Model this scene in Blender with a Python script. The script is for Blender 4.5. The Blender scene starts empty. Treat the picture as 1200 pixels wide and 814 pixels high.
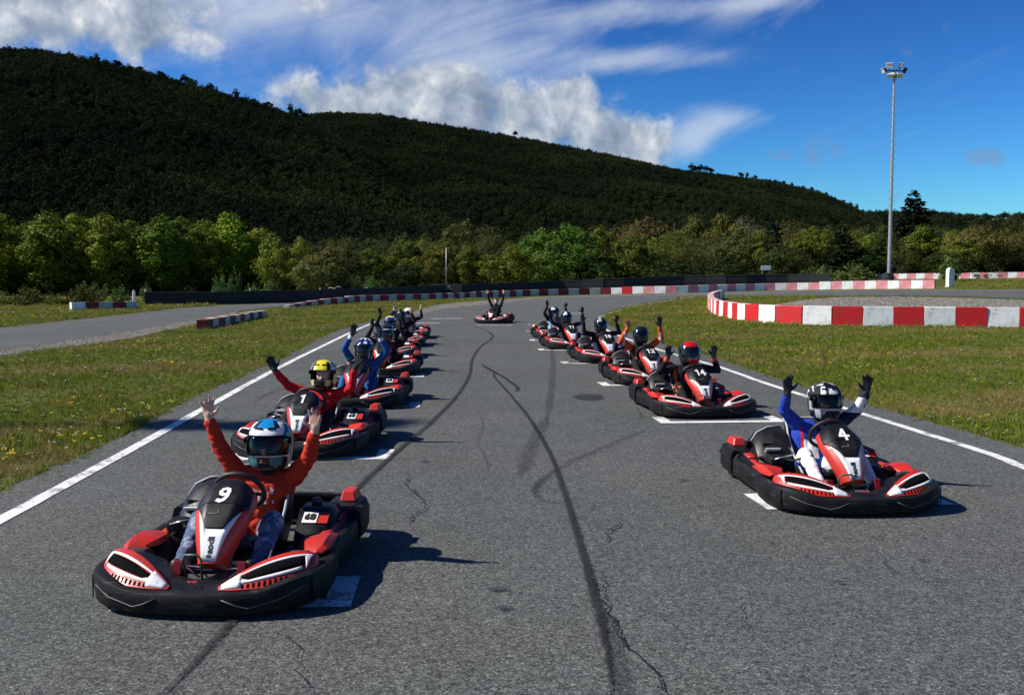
import bpy, bmesh, math, random
import numpy as np
from mathutils import Vector, Matrix, Euler

scene = bpy.context.scene
COL = scene.collection
rad = math.radians
random.seed(7)
RNG = np.random.default_rng(7)

# ------------------------------------------------------------------ camera
CAM_H, FOC, PITCH = 1.85, 1150.0, rad(4.03)      # FOC in photo pixels (1200 wide)
cam_data = bpy.data.cameras.new("camera")
cam_data.sensor_width = 36.0
cam_data.lens = 36.0 * FOC / 1200.0
cam_data.clip_start, cam_data.clip_end = 0.05, 12000.0
cam = bpy.data.objects.new("camera", cam_data)
cam.location = (0, 0, CAM_H)
cam.rotation_euler = (math.pi / 2 - PITCH, 0, 0)
COL.objects.link(cam)
scene.camera = cam

# ------------------------------------------------------------------ light
SUN_EL, SUN_AZ = rad(41), rad(-94)               # azimuth clockwise from +Y
scene.view_settings.view_transform = 'Standard'
scene.view_settings.look = 'None'
scene.view_settings.exposure = EXPOSURE = 0.6
scene.view_settings.gamma = 1.0
scene.view_settings.use_curve_mapping = False
sun_data = bpy.data.lights.new("sun", 'SUN')
sun_data.energy, sun_data.angle, sun_data.color = 4.6, rad(0.53), (1.0, 0.945, 0.86)
sun = bpy.data.objects.new("sun", sun_data)
to_sun = Vector((math.sin(SUN_AZ) * math.cos(SUN_EL), math.cos(SUN_AZ) * math.cos(SUN_EL), math.sin(SUN_EL)))
sun.rotation_euler = to_sun.to_track_quat('Z', 'Y').to_euler()
sun.location = (-30, -10, 40)
COL.objects.link(sun)


class NT:
    """small node-tree helper"""
    def __init__(s, tree):
        s.t = tree
        tree.nodes.clear()
    def n(s, kind, **kw):
        nd = s.t.nodes.new(kind)
        for k, v in kw.items():
            setattr(nd, k, v)
        return nd
    def put(s, sock, v):
        if isinstance(v, bpy.types.NodeSocket):
            s.t.links.new(v, sock)
        elif v is not None:
            if sock.type == 'RGBA' and not hasattr(v, '__len__'):
                v = (v, v, v, 1)
            if sock.type == 'RGBA' and len(v) == 3:
                v = (*v, 1)
            sock.default_value = v
    def m(s, op, a, b=None, c=None, clamp=False):
        nd = s.n('ShaderNodeMath', operation=op, use_clamp=clamp)
        s.put(nd.inputs[0], a); s.put(nd.inputs[1], b)
        if c is not None: s.put(nd.inputs[2], c)
        return nd.outputs[0]
    def vm(s, op, a, b=None):
        nd = s.n('ShaderNodeVectorMath', operation=op)
        s.put(nd.inputs[0], a); s.put(nd.inputs[1], b)
        return nd.outputs[0]
    def mix(s, f, a, b, blend='MIX'):
        nd = s.n('ShaderNodeMix', data_type='RGBA', blend_type=blend)
        s.put(nd.inputs[0], f); s.put(nd.inputs[6], a); s.put(nd.inputs[7], b)
        return nd.outputs[2]
    def noise(s, vec, scale, detail=4, rough=0.55, dist=0.0, out=0):
        nd = s.n('ShaderNodeTexNoise')
        s.put(nd.inputs['Vector'], vec)
        nd.inputs['Scale'].default_value = scale
        nd.inputs['Detail'].default_value = detail
        nd.inputs['Roughness'].default_value = rough
        nd.inputs['Distortion'].default_value = dist
        return nd.outputs[out]
    def vor(s, vec, scale, feature='F1', out='Distance', rand=1.0):
        nd = s.n('ShaderNodeTexVoronoi', feature=feature)
        s.put(nd.inputs['Vector'], vec)
        nd.inputs['Scale'].default_value = scale
        nd.inputs['Randomness'].default_value = rand
        return nd.outputs[out]
    def step(s, v, a, b, lo=0.0, hi=1.0):
        nd = s.n('ShaderNodeMapRange', interpolation_type='SMOOTHSTEP', clamp=True)
        s.put(nd.inputs[0], v)
        for i, x in enumerate((a, b, lo, hi)): nd.inputs[i + 1].default_value = x
        return nd.outputs[0]
    def ramp(s, f, stops):
        nd = s.n('ShaderNodeValToRGB')
        el = nd.color_ramp.elements
        while len(el) < len(stops): el.new(0.5)
        for e, (p, c) in zip(el, stops):
            e.position = p
            e.color = (c, c, c, 1) if not hasattr(c, '__len__') else (*c[:3], 1)
        s.put(nd.inputs[0], f)
        return nd.outputs[0]


# ------------------------------------------------------------------ sky
world = bpy.data.worlds.new("World")
scene.world = world
world.use_nodes = True
w = NT(world.node_tree)
w_out = w.n('ShaderNodeOutputWorld')
w_bg = w.n('ShaderNodeBackground')
SKY_STRENGTH = 0.055
w_bg.inputs['Strength'].default_value = SKY_STRENGTH
sky = w.n('ShaderNodeTexSky', sky_type='NISHITA')
sky.sun_disc = False
sky.sun_elevation = SUN_EL
sky.sun_rotation = SUN_AZ
sky.altitude = 300
sky.air_density, sky.dust_density, sky.ozone_density = 1.0, 0.35, 3.0
gen = w.n('ShaderNodeTexCoord').outputs['Generated']
sep = w.n('ShaderNodeSeparateXYZ'); w.put(sep.inputs[0], gen)
dx, dy, dz = sep.outputs
az = w.m('ARCTAN2', dx, dy)
el = w.m('ARCSINE', dz)
def blob(a0, e0, sa, se, amp):
    u = w.m('DIVIDE', w.m('SUBTRACT', az, a0), sa)
    v = w.m('DIVIDE', w.m('SUBTRACT', el, e0), se)
    r2 = w.m('ADD', w.m('MULTIPLY', u, u), w.m('MULTIPLY', v, v))
    return w.m('MULTIPLY', w.m('EXPONENT', w.m('MULTIPLY', r2, -1.0)), amp)
def addall(xs):
    t = xs[0]
    for x in xs[1:]: t = w.m('ADD', t, x)
    return t
warp = w.noise(gen, 9.0, 3, 0.5, out=1)
wv = w.vm('ADD', gen, w.vm('MULTIPLY', w.vm('SUBTRACT', warp, (0.5, 0.5, 0.5)), (0.035, 0.035, 0.035)))
warp2 = w.noise(gen, 48.0, 3, 0.5, out=1)
wv = w.vm('ADD', wv, w.vm('MULTIPLY', w.vm('SUBTRACT', warp2, (0.5, 0.5, 0.5)), (0.012, 0.012, 0.012)))
# heaped clouds standing along the ridge and at the upper left
back = w.m('MULTIPLY', w.step(w.m('ABSOLUTE', w.m('ADD', az, 1.9)), 1.9, 1.45), w.step(el, 0.55, 0.12))
cum_cover = addall([
    blob(-0.50, 0.245, 0.085, 0.045, 0.62), blob(-0.345, 0.232, 0.055, 0.035, 0.42),
    blob(-0.15, 0.165, 0.075, 0.034, 0.60), blob(-0.07, 0.172, 0.06, 0.036, 0.60), blob(0.03, 0.155, 0.065, 0.036, 0.60), blob(0.06, 0.19, 0.02, 0.02, 0.30),
    blob(0.12, 0.130, 0.045, 0.036, 0.60), blob(-0.19, 0.26, 0.03, 0.03, 0.24),
    w.m('MULTIPLY', back, 0.16)])
n_c = w.noise(wv, 19.0, 9, 0.56)
cum_f = w.m('ADD', w.m('MULTIPLY', w.m('SUBTRACT', n_c, 0.5), 1.5), cum_cover)
cum_a = w.m('MULTIPLY', w.m('MULTIPLY', w.step(cum_f, 0.12, 0.46), w.step(cum_cover, 0.10, 0.26)), 0.96)
puff_cover = addall([blob(0.298, 0.124, 0.016, 0.014, 0.5), blob(0.262, 0.117, 0.014, 0.008, 0.42), blob(0.442, 0.108, 0.022, 0.007, 0.5), blob(0.36, 0.075, 0.03, 0.006, 0.3)])
puff_a = w.m('MULTIPLY', w.step(w.m('ADD', w.m('SUBTRACT', w.noise(wv, 42.0, 5, 0.6), 0.5), w.m('MULTIPLY', puff_cover, 0.55)), 0.10, 0.34), 0.42)
# relief of the heaps: the same field read a little towards the sun
shift = w.vm('ADD', wv, (-0.016, -0.002, 0.016))
n_c2 = w.noise(shift, 19.0, 7, 0.56)
relief = w.m('SUBTRACT', n_c, n_c2)
cum_l = w.m('ADD', w.m('ADD', 0.52, w.m('MULTIPLY', relief, 1.8)), w.m('MULTIPLY', w.m('SUBTRACT', w.noise(wv, 38.0, 8, 0.66, 0.4), 0.5), 0.95), clamp=True)
thick = w.step(cum_f, 0.22, 0.6)
lit = w.m('SUBTRACT', w.m('MULTIPLY', cum_l, 1.0), w.m('MULTIPLY', thick, 0.12), clamp=True)
cum_col = w.ramp(lit, [(0.0, (0.22, 0.28, 0.38)), (0.35, (0.36, 0.43, 0.53)), (0.65, (0.58, 0.63, 0.70)), (0.95, (0.93, 0.94, 0.94))])
# thin streaked high cloud
ca, sa_ = math.cos(0.30), math.sin(0.30)
s1 = w.m('ADD', w.m('MULTIPLY', az, ca), w.m('MULTIPLY', el, sa_))
s2 = w.m('SUBTRACT', w.m('MULTIPLY', el, ca), w.m('MULTIPLY', az, sa_))
cmb = w.n('ShaderNodeCombineXYZ')
w.put(cmb.inputs[0], w.m('MULTIPLY', s1, 3.2)); w.put(cmb.inputs[1], w.m('MULTIPLY', s2, 12.5)); cmb.inputs[2].default_value = 3.7
n_s = w.m('ADD', w.m('MULTIPLY', w.noise(cmb.outputs[0], 1.5, 6, 0.54, 0.7), 0.72), w.m('MULTIPLY', w.noise(wv, 13.0, 7, 0.6), 0.28))
str_cover = addall([
    blob(-0.19, 0.272, 0.15, 0.055, 0.40), blob(-0.05, 0.215, 0.10, 0.06, 0.34), blob(0.02, 0.30, 0.16, 0.05, 0.16),
    blob(0.15, 0.255, 0.11, 0.016, 0.36), blob(0.14, 0.213, 0.085, 0.014, 0.40), blob(0.205, 0.157, 0.055, 0.018, 0.46), blob(0.24, 0.262, 0.06, 0.009, 0.34), blob(0.175, 0.132, 0.03, 0.02, 0.40),
    w.m('MULTIPLY', back, 0.22)])
str_f = w.m('ADD', w.m('MULTIPLY', w.m('SUBTRACT', n_s, 0.5), 1.25), str_cover)
str_a = w.m('MULTIPLY', w.step(str_f, 0.08, 0.66), 0.74)
CL = 1.0 / (SKY_STRENGTH * 2 ** EXPOSURE)
SKY_N, SKY_G, SKY_V = 5.75, 1.95, (3.6, 6.75, 8.6)          # deepens the blue of the whole sky alike
sky_n = w.vm('MINIMUM', w.vm('MULTIPLY', sky.outputs[0], (1 / SKY_N,) * 3), (1.3, 1.3, 1.3))
gam = w.n('ShaderNodeGamma'); w.put(gam.inputs[0], sky_n); gam.inputs[1].default_value = SKY_G
skyc = w.vm('MULTIPLY', gam.outputs[0], SKY_V)
col1 = w.mix(str_a, skyc, tuple(x * CL for x in (0.66, 0.73, 0.82)))
cumc = w.mix(1.0, cum_col, (CL, CL, CL), 'MULTIPLY')
col1b = w.mix(puff_a, col1, tuple(x * CL for x in (0.24, 0.28, 0.40)))
col2 = w.mix(cum_a, col1b, cumc)
w.put(w_bg.inputs['Color'], col2)
w.t.links.new(w_bg.outputs[0], w_out.inputs[0])

# ------------------------------------------------------------------ helpers
def S(a, b, x):
    t = min(1.0, max(0.0, (x - a) / (b - a)))
    return t * t * (3 - 2 * t)
def zg(x, y):
    """height of the ground: flat by the grid, rising towards the far right"""
    z = min(max(x, 0.0), 90.0) * 0.022 * S(45, 100, y) + 0.6 * S(105, 140, y) * S(10, 50, x)
    return z + 1.2 * S(150, 260, y)
CP, SP = math.cos(PITCH), math.sin(PITCH)
def ray(px, py):
    u, v = (px - 600) / FOC, (py - 407) / FOC
    return Vector((u, CP - v * SP, -SP - v * CP))
def at(px, py, lift=0.0):
    """the point of the ground seen there"""
    d = ray(px, py)
    prev, t = 0.0, 1.0
    while t < 400:
        p = d * t
        if p.z + CAM_H <= zg(p.x, p.y):
            a, b = prev, t
            for _ in range(40):
                m_ = (a + b) / 2
                q = d * m_
                if q.z + CAM_H <= zg(q.x, q.y): b = m_
                else: a = m_
            q = d * b
            return Vector((q.x, q.y, zg(q.x, q.y) + lift))
        prev, t = t, t * 1.02 + 0.05
    q = d * 400
    return Vector((q.x, q.y, zg(q.x, q.y) + lift))

class MB:
    """collects faces for one mesh"""
    def __init__(s):
        s.v, s.f, s.mi, s.sm = [], [], [], []
    def add(s, verts, faces, mi=0, smooth=True):
        o = len(s.v)
        s.v.extend([tuple(p) for p in verts])
        for f in faces:
            s.f.append([i + o for i in f]); s.mi.append(mi); s.sm.append(smooth)
        return s
    def rings(s, rings, closed=True, caps=(True, True), mi=0, smooth=True, loop=False):
        n = len(rings[0]); fs = []
        m_ = len(rings)
        for i in range(m_ if loop else m_ - 1):
            a, b = i * n, ((i + 1) % m_) * n
            for j in range(n if closed else n - 1):
                k = (j + 1) % n
                fs.append([a + j, a + k, b + k, b + j])
        if closed and not loop:
            if caps[0]: fs.append(list(range(n))[::-1])
            if caps[1]: fs.append([(m_ - 1) * n + j for j in range(n)])
        return s.add([p for r in rings for p in r], fs, mi, smooth)
    def tube(s, pts, r, n=8, mi=0, loop=False, smooth=True):
        pts = [Vector(p) for p in pts]
        m_ = len(pts)
        rs = r if hasattr(r, '__len__') else [r] * m_
        rings, up = [], None
        for i, p in enumerate(pts):
            a = pts[i - 1] if (i > 0 or loop) else pts[i]
            b = pts[(i + 1) % m_] if (i < m_ - 1 or loop) else pts[i]
            t = (b - a).normalized()
            if up is None:
                up = Vector((0, 0, 1)) if abs(t.z) < 0.9 else Vector((0, 1, 0))
            x = up.cross(t)
            if x.length < 1e-6: x = Vector((1, 0, 0)).cross(t)
            x.normalize(); y = t.cross(x); up = y
            rings.append([p + x * (math.cos(q) * rs[i]) + y * (math.sin(q) * rs[i]) for q in (2 * math.pi * k / n for k in range(n))])
        return s.rings(rings, True, (True, True), mi, smooth, loop)
    def box(s, c, size, ch=0.0, mi=0, rot=None, taper=1.0, smooth=False):
        """box, optionally with chamfered edges; taper shrinks the top"""
        hx, hy, hz = (q / 2 for q in size)
        if ch <= 0:
            zs = [(-hz, 1), (hz, taper)]
            rr = [[(-hx * k, -hy * k, z), (hx * k, -hy * k, z), (hx * k, hy * k, z), (-hx * k, hy * k, z)] for z, k in zs]
        else:
            ch = min(ch, hx * .9, hy * .9, hz * .9)
            def ring(z, ix, k):
                a, b = (hx - ix) * k, (hy - ix) * k
                e = ch * .6
                return [(-a + e, -b, z), (a - e, -b, z), (a, -b + e, z), (a, b - e, z), (a - e, b, z), (-a + e, b, z), (-a, b - e, z), (-a, -b + e, z)]
            rr = [ring(-hz, ch, 1), ring(-hz + ch * .35, ch * .3, 1), ring(-hz + ch, 0, 1), ring(hz - ch, 0, taper), ring(hz - ch * .35, ch * .3, taper), ring(hz, ch, taper)]
        R = rot.to_matrix() if rot is not None else Matrix.Identity(3)
        c = Vector(c)
        rr = [[R @ Vector(p) + c for p in r] for r in rr]
        return s.rings(rr, True, (True, True), mi, smooth)
    def lathe(s, prof, c=(0, 0, 0), n=20, axis='Z', mi=0, smooth=True, caps=(True, True), closed_prof=False):
        c = Vector(c); rings = []
        for k in range(n):
            q = 2 * math.pi * k / n
            r_ = []
            for (rr, h) in prof:
                if axis == 'Z': p = (rr * math.cos(q), rr * math.sin(q), h)
                elif axis == 'X': p = (h, rr * math.cos(q), rr * math.sin(q))
                else: p = (rr * math.cos(q), h, rr * math.sin(q))
                r_.append(c + Vector(p))
            rings.append(r_)
        return s.rings(rings, closed_prof, (False, False), mi, smooth, loop=True)
    def mesh(s, name, mats):
        me = bpy.data.meshes.new(name)
        me.from_pydata(s.v, [], s.f)
        me.polygons.foreach_set('material_index', s.mi)
        me.polygons.foreach_set('use_smooth', s.sm)
        bm = bmesh.new(); bm.from_mesh(me)
        bmesh.ops.recalc_face_normals(bm, faces=bm.faces)
        bm.to_mesh(me); bm.free()
        for m_ in (mats if isinstance(mats, (list, tuple)) else [mats]): me.materials.append(m_)
        me.update()
        return me
    def build(s, name, mats, parent=None, loc=None, angle=None):
        o = bpy.data.objects.new(name, s.mesh(name, mats))
        COL.objects.link(o)
        if parent is not None: o.parent = parent
        if loc is not None: o.location = loc
        if angle: o.data.set_sharp_from_angle(angle=rad(angle))
        return o

def tag(o, label=None, cat=None, group=None, kind=None):
    if label: o['label'] = label
    if cat: o['category'] = cat
    if group: o['group'] = group
    if kind: o['kind'] = kind
    return o
def empty(name, loc=(0, 0, 0), rz=0.0):
    o = bpy.data.objects.new(name, None)
    o.empty_display_size = 0.3
    o.location = loc; o.rotation_euler = (0, 0, rz)
    COL.objects.link(o)
    return o
def link_mesh(name, me, parent=None, loc=(0, 0, 0), rz=0.0, sc=None):
    o = bpy.data.objects.new(name, me)
    COL.objects.link(o)
    o.parent = parent; o.location = loc; o.rotation_euler = (0, 0, rz)
    if sc is not None: o.scale = (sc, sc, sc) if not hasattr(sc, '__len__') else sc
    return o

# ------------------------------------------------------------------ materials
MATS = {}
def mat(name, color, rough=0.6, metal=0.0, spec=0.5, vary=0.0, scale=8.0, dirt=None, dirt_amt=0.0, dirt_scale=6.0, bump=0.0, bump_scale=60.0, coat=0.0, objcol=False, scuff=None, scuff_amt=0.0, fade=0.0):
    if name in MATS: return MATS[name]
    m_ = bpy.data.materials.new(name); m_.use_nodes = True
    t = NT(m_.node_tree)
    out = t.n('ShaderNodeOutputMaterial'); b = t.n('ShaderNodeBsdfPrincipled')
    t.t.links.new(b.outputs[0], out.inputs[0])
    co = t.n('ShaderNodeTexCoord').outputs['Object']
    c = color
    if objcol:
        c = t.mix(1.0, (*color, 1), t.n('ShaderNodeObjectInfo').outputs['Color'], 'MULTIPLY')
    if vary:
        nz = t.noise(co, scale, 4, 0.6)
        f = t.m('ADD', t.m('MULTIPLY', t.m('SUBTRACT', nz, 0.5), vary * 2.4), 1.0)
        g = t.n('ShaderNodeCombineColor'); [t.put(g.inputs[i], f) for i in range(3)]
        c = t.mix(1.0, c, g.outputs[0], 'MULTIPLY')
    if dirt is not None:
        nz = t.noise(co, dirt_scale, 6, 0.65)
        c = t.mix(t.m('MULTIPLY', t.step(nz, 0.42, 0.72), dirt_amt), c, dirt)
        t.put(b.inputs['Roughness'], t.m('ADD', rough, t.m('MULTIPLY', t.step(nz, 0.4, 0.7), 0.2)))
    else:
        b.inputs['Roughness'].default_value = rough
    if fade:      # no two panels have weathered alike
        fv = t.m('ADD', 1.0 - fade, t.m('MULTIPLY', t.n('ShaderNodeObjectInfo').outputs['Random'], fade * 1.5)); g = t.n('ShaderNodeCombineColor'); [t.put(g.inputs[i], fv) for i in range(3)]
        c = t.mix(1.0, c, g.outputs[0], 'MULTIPLY')
    if scuff is not None:      # scrapes that run along the side
        sv = t.vm('MULTIPLY', t.vm('ADD', co, t.vm('MULTIPLY', t.n('ShaderNodeObjectInfo').outputs['Location'], (.37, .41, .0))), (2.2, 2.2, 34.0))
        k = t.m('MULTIPLY', t.step(t.noise(sv, 1.7, 5, 0.6), 0.56, 0.66), t.step(t.noise(co, 5.0, 4, 0.6), 0.44, 0.58))
        c = t.mix(t.m('MULTIPLY', k, scuff_amt), c, scuff)
    t.put(b.inputs['Base Color'], c)
    b.inputs['Metallic'].default_value = metal
    b.inputs['Specular IOR Level'].default_value = spec
    if coat: b.inputs['Coat Weight'].default_value = coat; b.inputs['Coat Roughness'].default_value = 0.08
    if bump:
        bp = t.n('ShaderNodeBump'); bp.inputs['Strength'].default_value = bump; bp.inputs['Distance'].default_value = 0.01
        t.put(bp.inputs['Height'], t.noise(co, bump_scale, 4, 0.6)); t.put(b.inputs['Normal'], bp.outputs[0])
    MATS[name] = m_
    return m_

# ------------------------------------------------------------------ surfaces of the ground
def ground_mat(name, build, rough=0.9):
    m_ = bpy.data.materials.new(name); m_.use_nodes = True
    t = NT(m_.node_tree)
    out = t.n('ShaderNodeOutputMaterial'); b = t.n('ShaderNodeBsdfPrincipled')
    t.t.links.new(b.outputs[0], out.inputs[0])
    b.inputs['Roughness'].default_value = rough
    b.inputs['Specular IOR Level'].default_value = 0.25
    co = t.n('ShaderNodeTexCoord').outputs['Object']
    c, h, hd = build(t, co)
    t.put(b.inputs['Base Color'], c)
    if h is not None:
        bp = t.n('ShaderNodeBump'); bp.inputs['Strength'].default_value = 0.8; bp.inputs['Distance'].default_value = hd
        t.put(bp.inputs['Height'], h); t.put(b.inputs['Normal'], bp.outputs[0])
    MATS[name] = m_
    return m_
def b_asphalt(t, co):
    grain = t.vor(co, 118.0, out='Color')
    g = t.n('ShaderNodeSeparateColor'); t.put(g.inputs[0], grain)
    g2 = t.noise(co, 150.0, 3, 0.7)
    g3 = t.noise(co, 30.0, 3, 0.6)
    big = t.noise(co, 0.30, 6, 0.66)
    mid = t.noise(co, 2.2, 5, 0.65)
    v = t.m('ADD', t.m('MULTIPLY', g.outputs[0], 0.50), t.m('MULTIPLY', g2, 0.70))
    v = t.m('ADD', v, t.m('MULTIPLY', t.m('SUBTRACT', g3, 0.5), 0.7))
    v = t.m('MULTIPLY', t.m('POWER', t.m('MAXIMUM', v, 0.02), 1.85), 0.226)
    v = t.m('ADD', v, t.m('MULTIPLY', t.step(g.outputs[1], 0.955, 0.985), 0.17))
    f = t.m('ADD', 0.48, t.m('ADD', t.m('MULTIPLY', big, 0.66), t.m('MULTIPLY', mid, 0.38)))
    v = t.m('MULTIPLY', v, f)
    cc = t.n('ShaderNodeCombineColor'); [t.put(cc.inputs[i], v) for i in range(3)]
    tint = t.mix(t.step(t.noise(co, 0.22, 3, 0.5), 0.4, 0.62), (0.995, 1.01, 0.945), (0.945, 1.03, 0.955))
    return t.mix(1.0, cc.outputs[0], tint, 'MULTIPLY'), t.m('ADD', t.m('MULTIPLY', g.outputs[0], 0.6), g2), 0.006
def b_soil(t, co):
    n1 = t.noise(co, 0.45, 5, 0.6); n2 = t.noise(co, 7.0, 6, 0.7); n3 = t.noise(co, 2.0, 4, 0.6)
    c = t.ramp(t.m('ADD', t.m('MULTIPLY', n1, 0.55), t.m('MULTIPLY', n3, 0.45)), [(0.3, (0.055, 0.072, 0.012)), (0.5, (0.085, 0.095, 0.016)), (0.7, (0.12, 0.105, 0.030))])
    k = t.m('ADD', 0.45, t.m('MULTIPLY', n2, 1.1))
    cc = t.n('ShaderNodeCombineColor'); [t.put(cc.inputs[i], k) for i in range(3)]
    return t.mix(1.0, c, cc.outputs[0], 'MULTIPLY'), n2, 0.05
def b_gravel(t, co):
    v = t.vor(co, 26.0, out='Color'); s_ = t.n('ShaderNodeSeparateColor'); t.put(s_.inputs[0], v)
    d = t.vor(co, 26.0)
    n1 = t.noise(co, 1.1, 5, 0.65)
    c = t.ramp(s_.outputs[0], [(0.0, (0.08, 0.07, 0.058)), (0.5, (0.16, 0.142, 0.12)), (1.0, (0.29, 0.27, 0.245))])
    c = t.mix(t.step(n1, 0.52, 0.66), c, (0.09, 0.075, 0.045))
    c = t.mix(t.step(t.noise(co, 2.6, 5, 0.7), 0.50, 0.62), c, (0.06, 0.068, 0.018))
    return c, t.m('SUBTRACT', 1.0, d), 0.03
def b_paint(t, co):
    n = t.noise(co, 26.0, 5, 0.75); n2 = t.noise(co, 3.0, 4, 0.6)
    wear = t.step(t.m('ADD', n, t.m('MULTIPLY', t.m('SUBTRACT', n2, 0.5), 0.9)), 0.50, 0.66)
    c = t.mix(t.noise(co, 6, 4), (0.74, 0.74, 0.72), (0.62, 0.62, 0.60))
    return t.mix(t.m('MULTIPLY', wear, 0.85), c, (0.12, 0.12, 0.115)), n, 0.004
ASPHALT = ground_mat('asphalt', b_asphalt, 0.85)
SOIL = ground_mat('meadow_soil', b_soil, 1.0)
GRAVEL = ground_mat('gravel', b_gravel, 0.95)
PAINT = ground_mat('road_paint', b_paint, 0.75)

def rubber_mat(name, col, alpha, edge=0.35, along=8.0):
    """worn rubber laid on the asphalt: patchy cover, soft sides"""
    m_ = bpy.data.materials.new(name); m_.use_nodes = True
    t = NT(m_.node_tree)
    out = t.n('ShaderNodeOutputMaterial'); b = t.n('ShaderNodeBsdfPrincipled'); tr = t.n('ShaderNodeBsdfTransparent'); mx = t.n('ShaderNodeMixShader')
    b.inputs['Base Color'].default_value = (*col, 1); b.inputs['Roughness'].default_value = 0.7
    tc = t.n('ShaderNodeTexCoord'); uv = t.n('ShaderNodeUVMap').outputs[0]
    sp = t.n('ShaderNodeSeparateXYZ'); t.put(sp.inputs[0], uv)
    side = t.step(t.m('ABSOLUTE', t.m('SUBTRACT', sp.outputs[0], 0.5)), 0.5, 0.5 - edge)
    n = t.noise(tc.outputs['Object'], 60.0, 4, 0.7); n2 = t.noise(tc.outputs['Object'], 1.3, 4, 0.6)
    a = t.m('MULTIPLY', side, t.m('MULTIPLY', t.m('ADD', 0.35, t.m('MULTIPLY', t.step(n, 0.35, 0.62), 0.65)), t.m('ADD', 0.55, t.m('MULTIPLY', n2, 0.8))))
    a = t.m('MULTIPLY', a, alpha, clamp=True)
    t.t.links.new(a, mx.inputs[0]); t.t.links.new(tr.outputs[0], mx.inputs[1]); t.t.links.new(b.outputs[0], mx.inputs[2]); t.t.links.new(mx.outputs[0], out.inputs[0])
    return m_
SKID = rubber_mat('skid_rubber', (0.010, 0.010, 0.010), 1.0)
SKID_FAINT = rubber_mat('skid_rubber_faint', (0.02, 0.02, 0.02), 0.38)
CRACK = rubber_mat('crack_gap', (0.006, 0.006, 0.006), 1.25, 0.2)

def catmull(pts, k):
    pts = [Vector(p) for p in pts]; out = []
    for i in range(len(pts) - 1):
        p0 = pts[max(i - 1, 0)]; p1 = pts[i]; p2 = pts[i + 1]; p3 = pts[min(i + 2, len(pts) - 1)]
        for j in range(k):
            t = j / k
            out.append(0.5 * ((2 * p1) + (p2 - p0) * t + (2 * p0 - 5 * p1 + 4 * p2 - p3) * t * t + (3 * p1 - p0 - 3 * p2 + p3) * t ** 3))
    out.append(pts[-1])
    return out
def W(x, y): return Vector((x, y, zg(x, y)))

def strip_sheet(name, A, B, material, lift, k=5, cols=8, ragA=0.0, ragB=0.0):
    """a sheet between two edge lines that follows the ground"""
    A, B = catmull(A, k), catmull(B, k)
    verts, faces = [], []
    n = cols + 1
    for i, (a, b) in enumerate(zip(A, B)):
        d = (b - a); d.z = 0; d.normalize()
        a = a + d * (ragA * (random.random() - .5)); b = b + d * (ragB * (random.random() - .5))
        for j in range(n):
            p = a.lerp(b, j / cols)
            verts.append((p.x, p.y, zg(p.x, p.y) + lift + 0.00035 * max(p.y, 0)))
    for i in range(len(A) - 1):
        for j in range(cols):
            faces.append([i * n + j, i * n + j + 1, (i + 1) * n + j + 1, (i + 1) * n + j])
    o = MB().add(verts, faces, 0, True).build(name, material)
    return tag(o, kind='structure')

def ribbon(name, pts, width, material, lift, k=6, jag=0.0, taper=False, smooth=True):
    """a narrow flat band on the ground with u across and v along"""
    P = catmull(pts, k) if smooth else [Vector(p) for p in pts]
    verts, faces, us = [], [], []
    L = 0
    for i, p in enumerate(P):
        a, b = P[max(i - 1, 0)], P[min(i + 1, len(P) - 1)]
        t = (b - a); t.z = 0; t.normalize(); nrm = Vector((-t.y, t.x, 0))
        wd = width(i / (len(P) - 1)) if callable(width) else width
        if taper: wd *= max(0.12, min(1, 6 * i / len(P), 6 * (len(P) - 1 - i) / len(P)))
        q = p + nrm * (random.uniform(-jag, jag))
        if i: L += (P[i] - P[i - 1]).length
        for s_, u in ((-1, 0), (0, .5), (1, 1)):
            r = q + nrm * (wd / 2 * s_)
            verts.append((r.x, r.y, zg(r.x, r.y) + lift + 0.00035 * max(r.y, 0))); us.append((u, L))
    for i in range(len(P) - 1):
        for j in range(2):
            faces.append([i * 3 + j, i * 3 + j + 1, i * 3 + j + 4, i * 3 + j + 3])
    o = MB().add(verts, faces, 0, True).build(name, material)
    uv = o.data.uv_layers.new(name='uv')
    for lp in o.data.loops: uv.data[lp.index].uv = us[lp.vertex_index]
    return tag(o, kind='structure')

# the ground: one sheet, fine near the track, out to the horizon
def axis(lo, hi, step, far):
    xs = list(np.arange(lo, hi + step / 2, step)); a = []
    d = step
    x = lo
    while x > -far: d *= 1.5; x -= d; a.append(x)
    b = []; d = step; x = hi
    while x < far: d *= 1.5; x += d; b.append(x)
    return a[::-1] + xs + b
gx, gy = axis(-70, 110, 2.0, 5000), axis(-10, 270, 2.0, 5000)
gv = [(x, y, zg(x, y)) for y in gy for x in gx]
nx = len(gx)
gf = [[j * nx + i, j * nx + i + 1, (j + 1) * nx + i + 1, (j + 1) * nx + i] for j in range(len(gy) - 1) for i in range(nx - 1)]
tag(MB().add(gv, gf).build('ground', SOIL), kind='structure')

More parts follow.
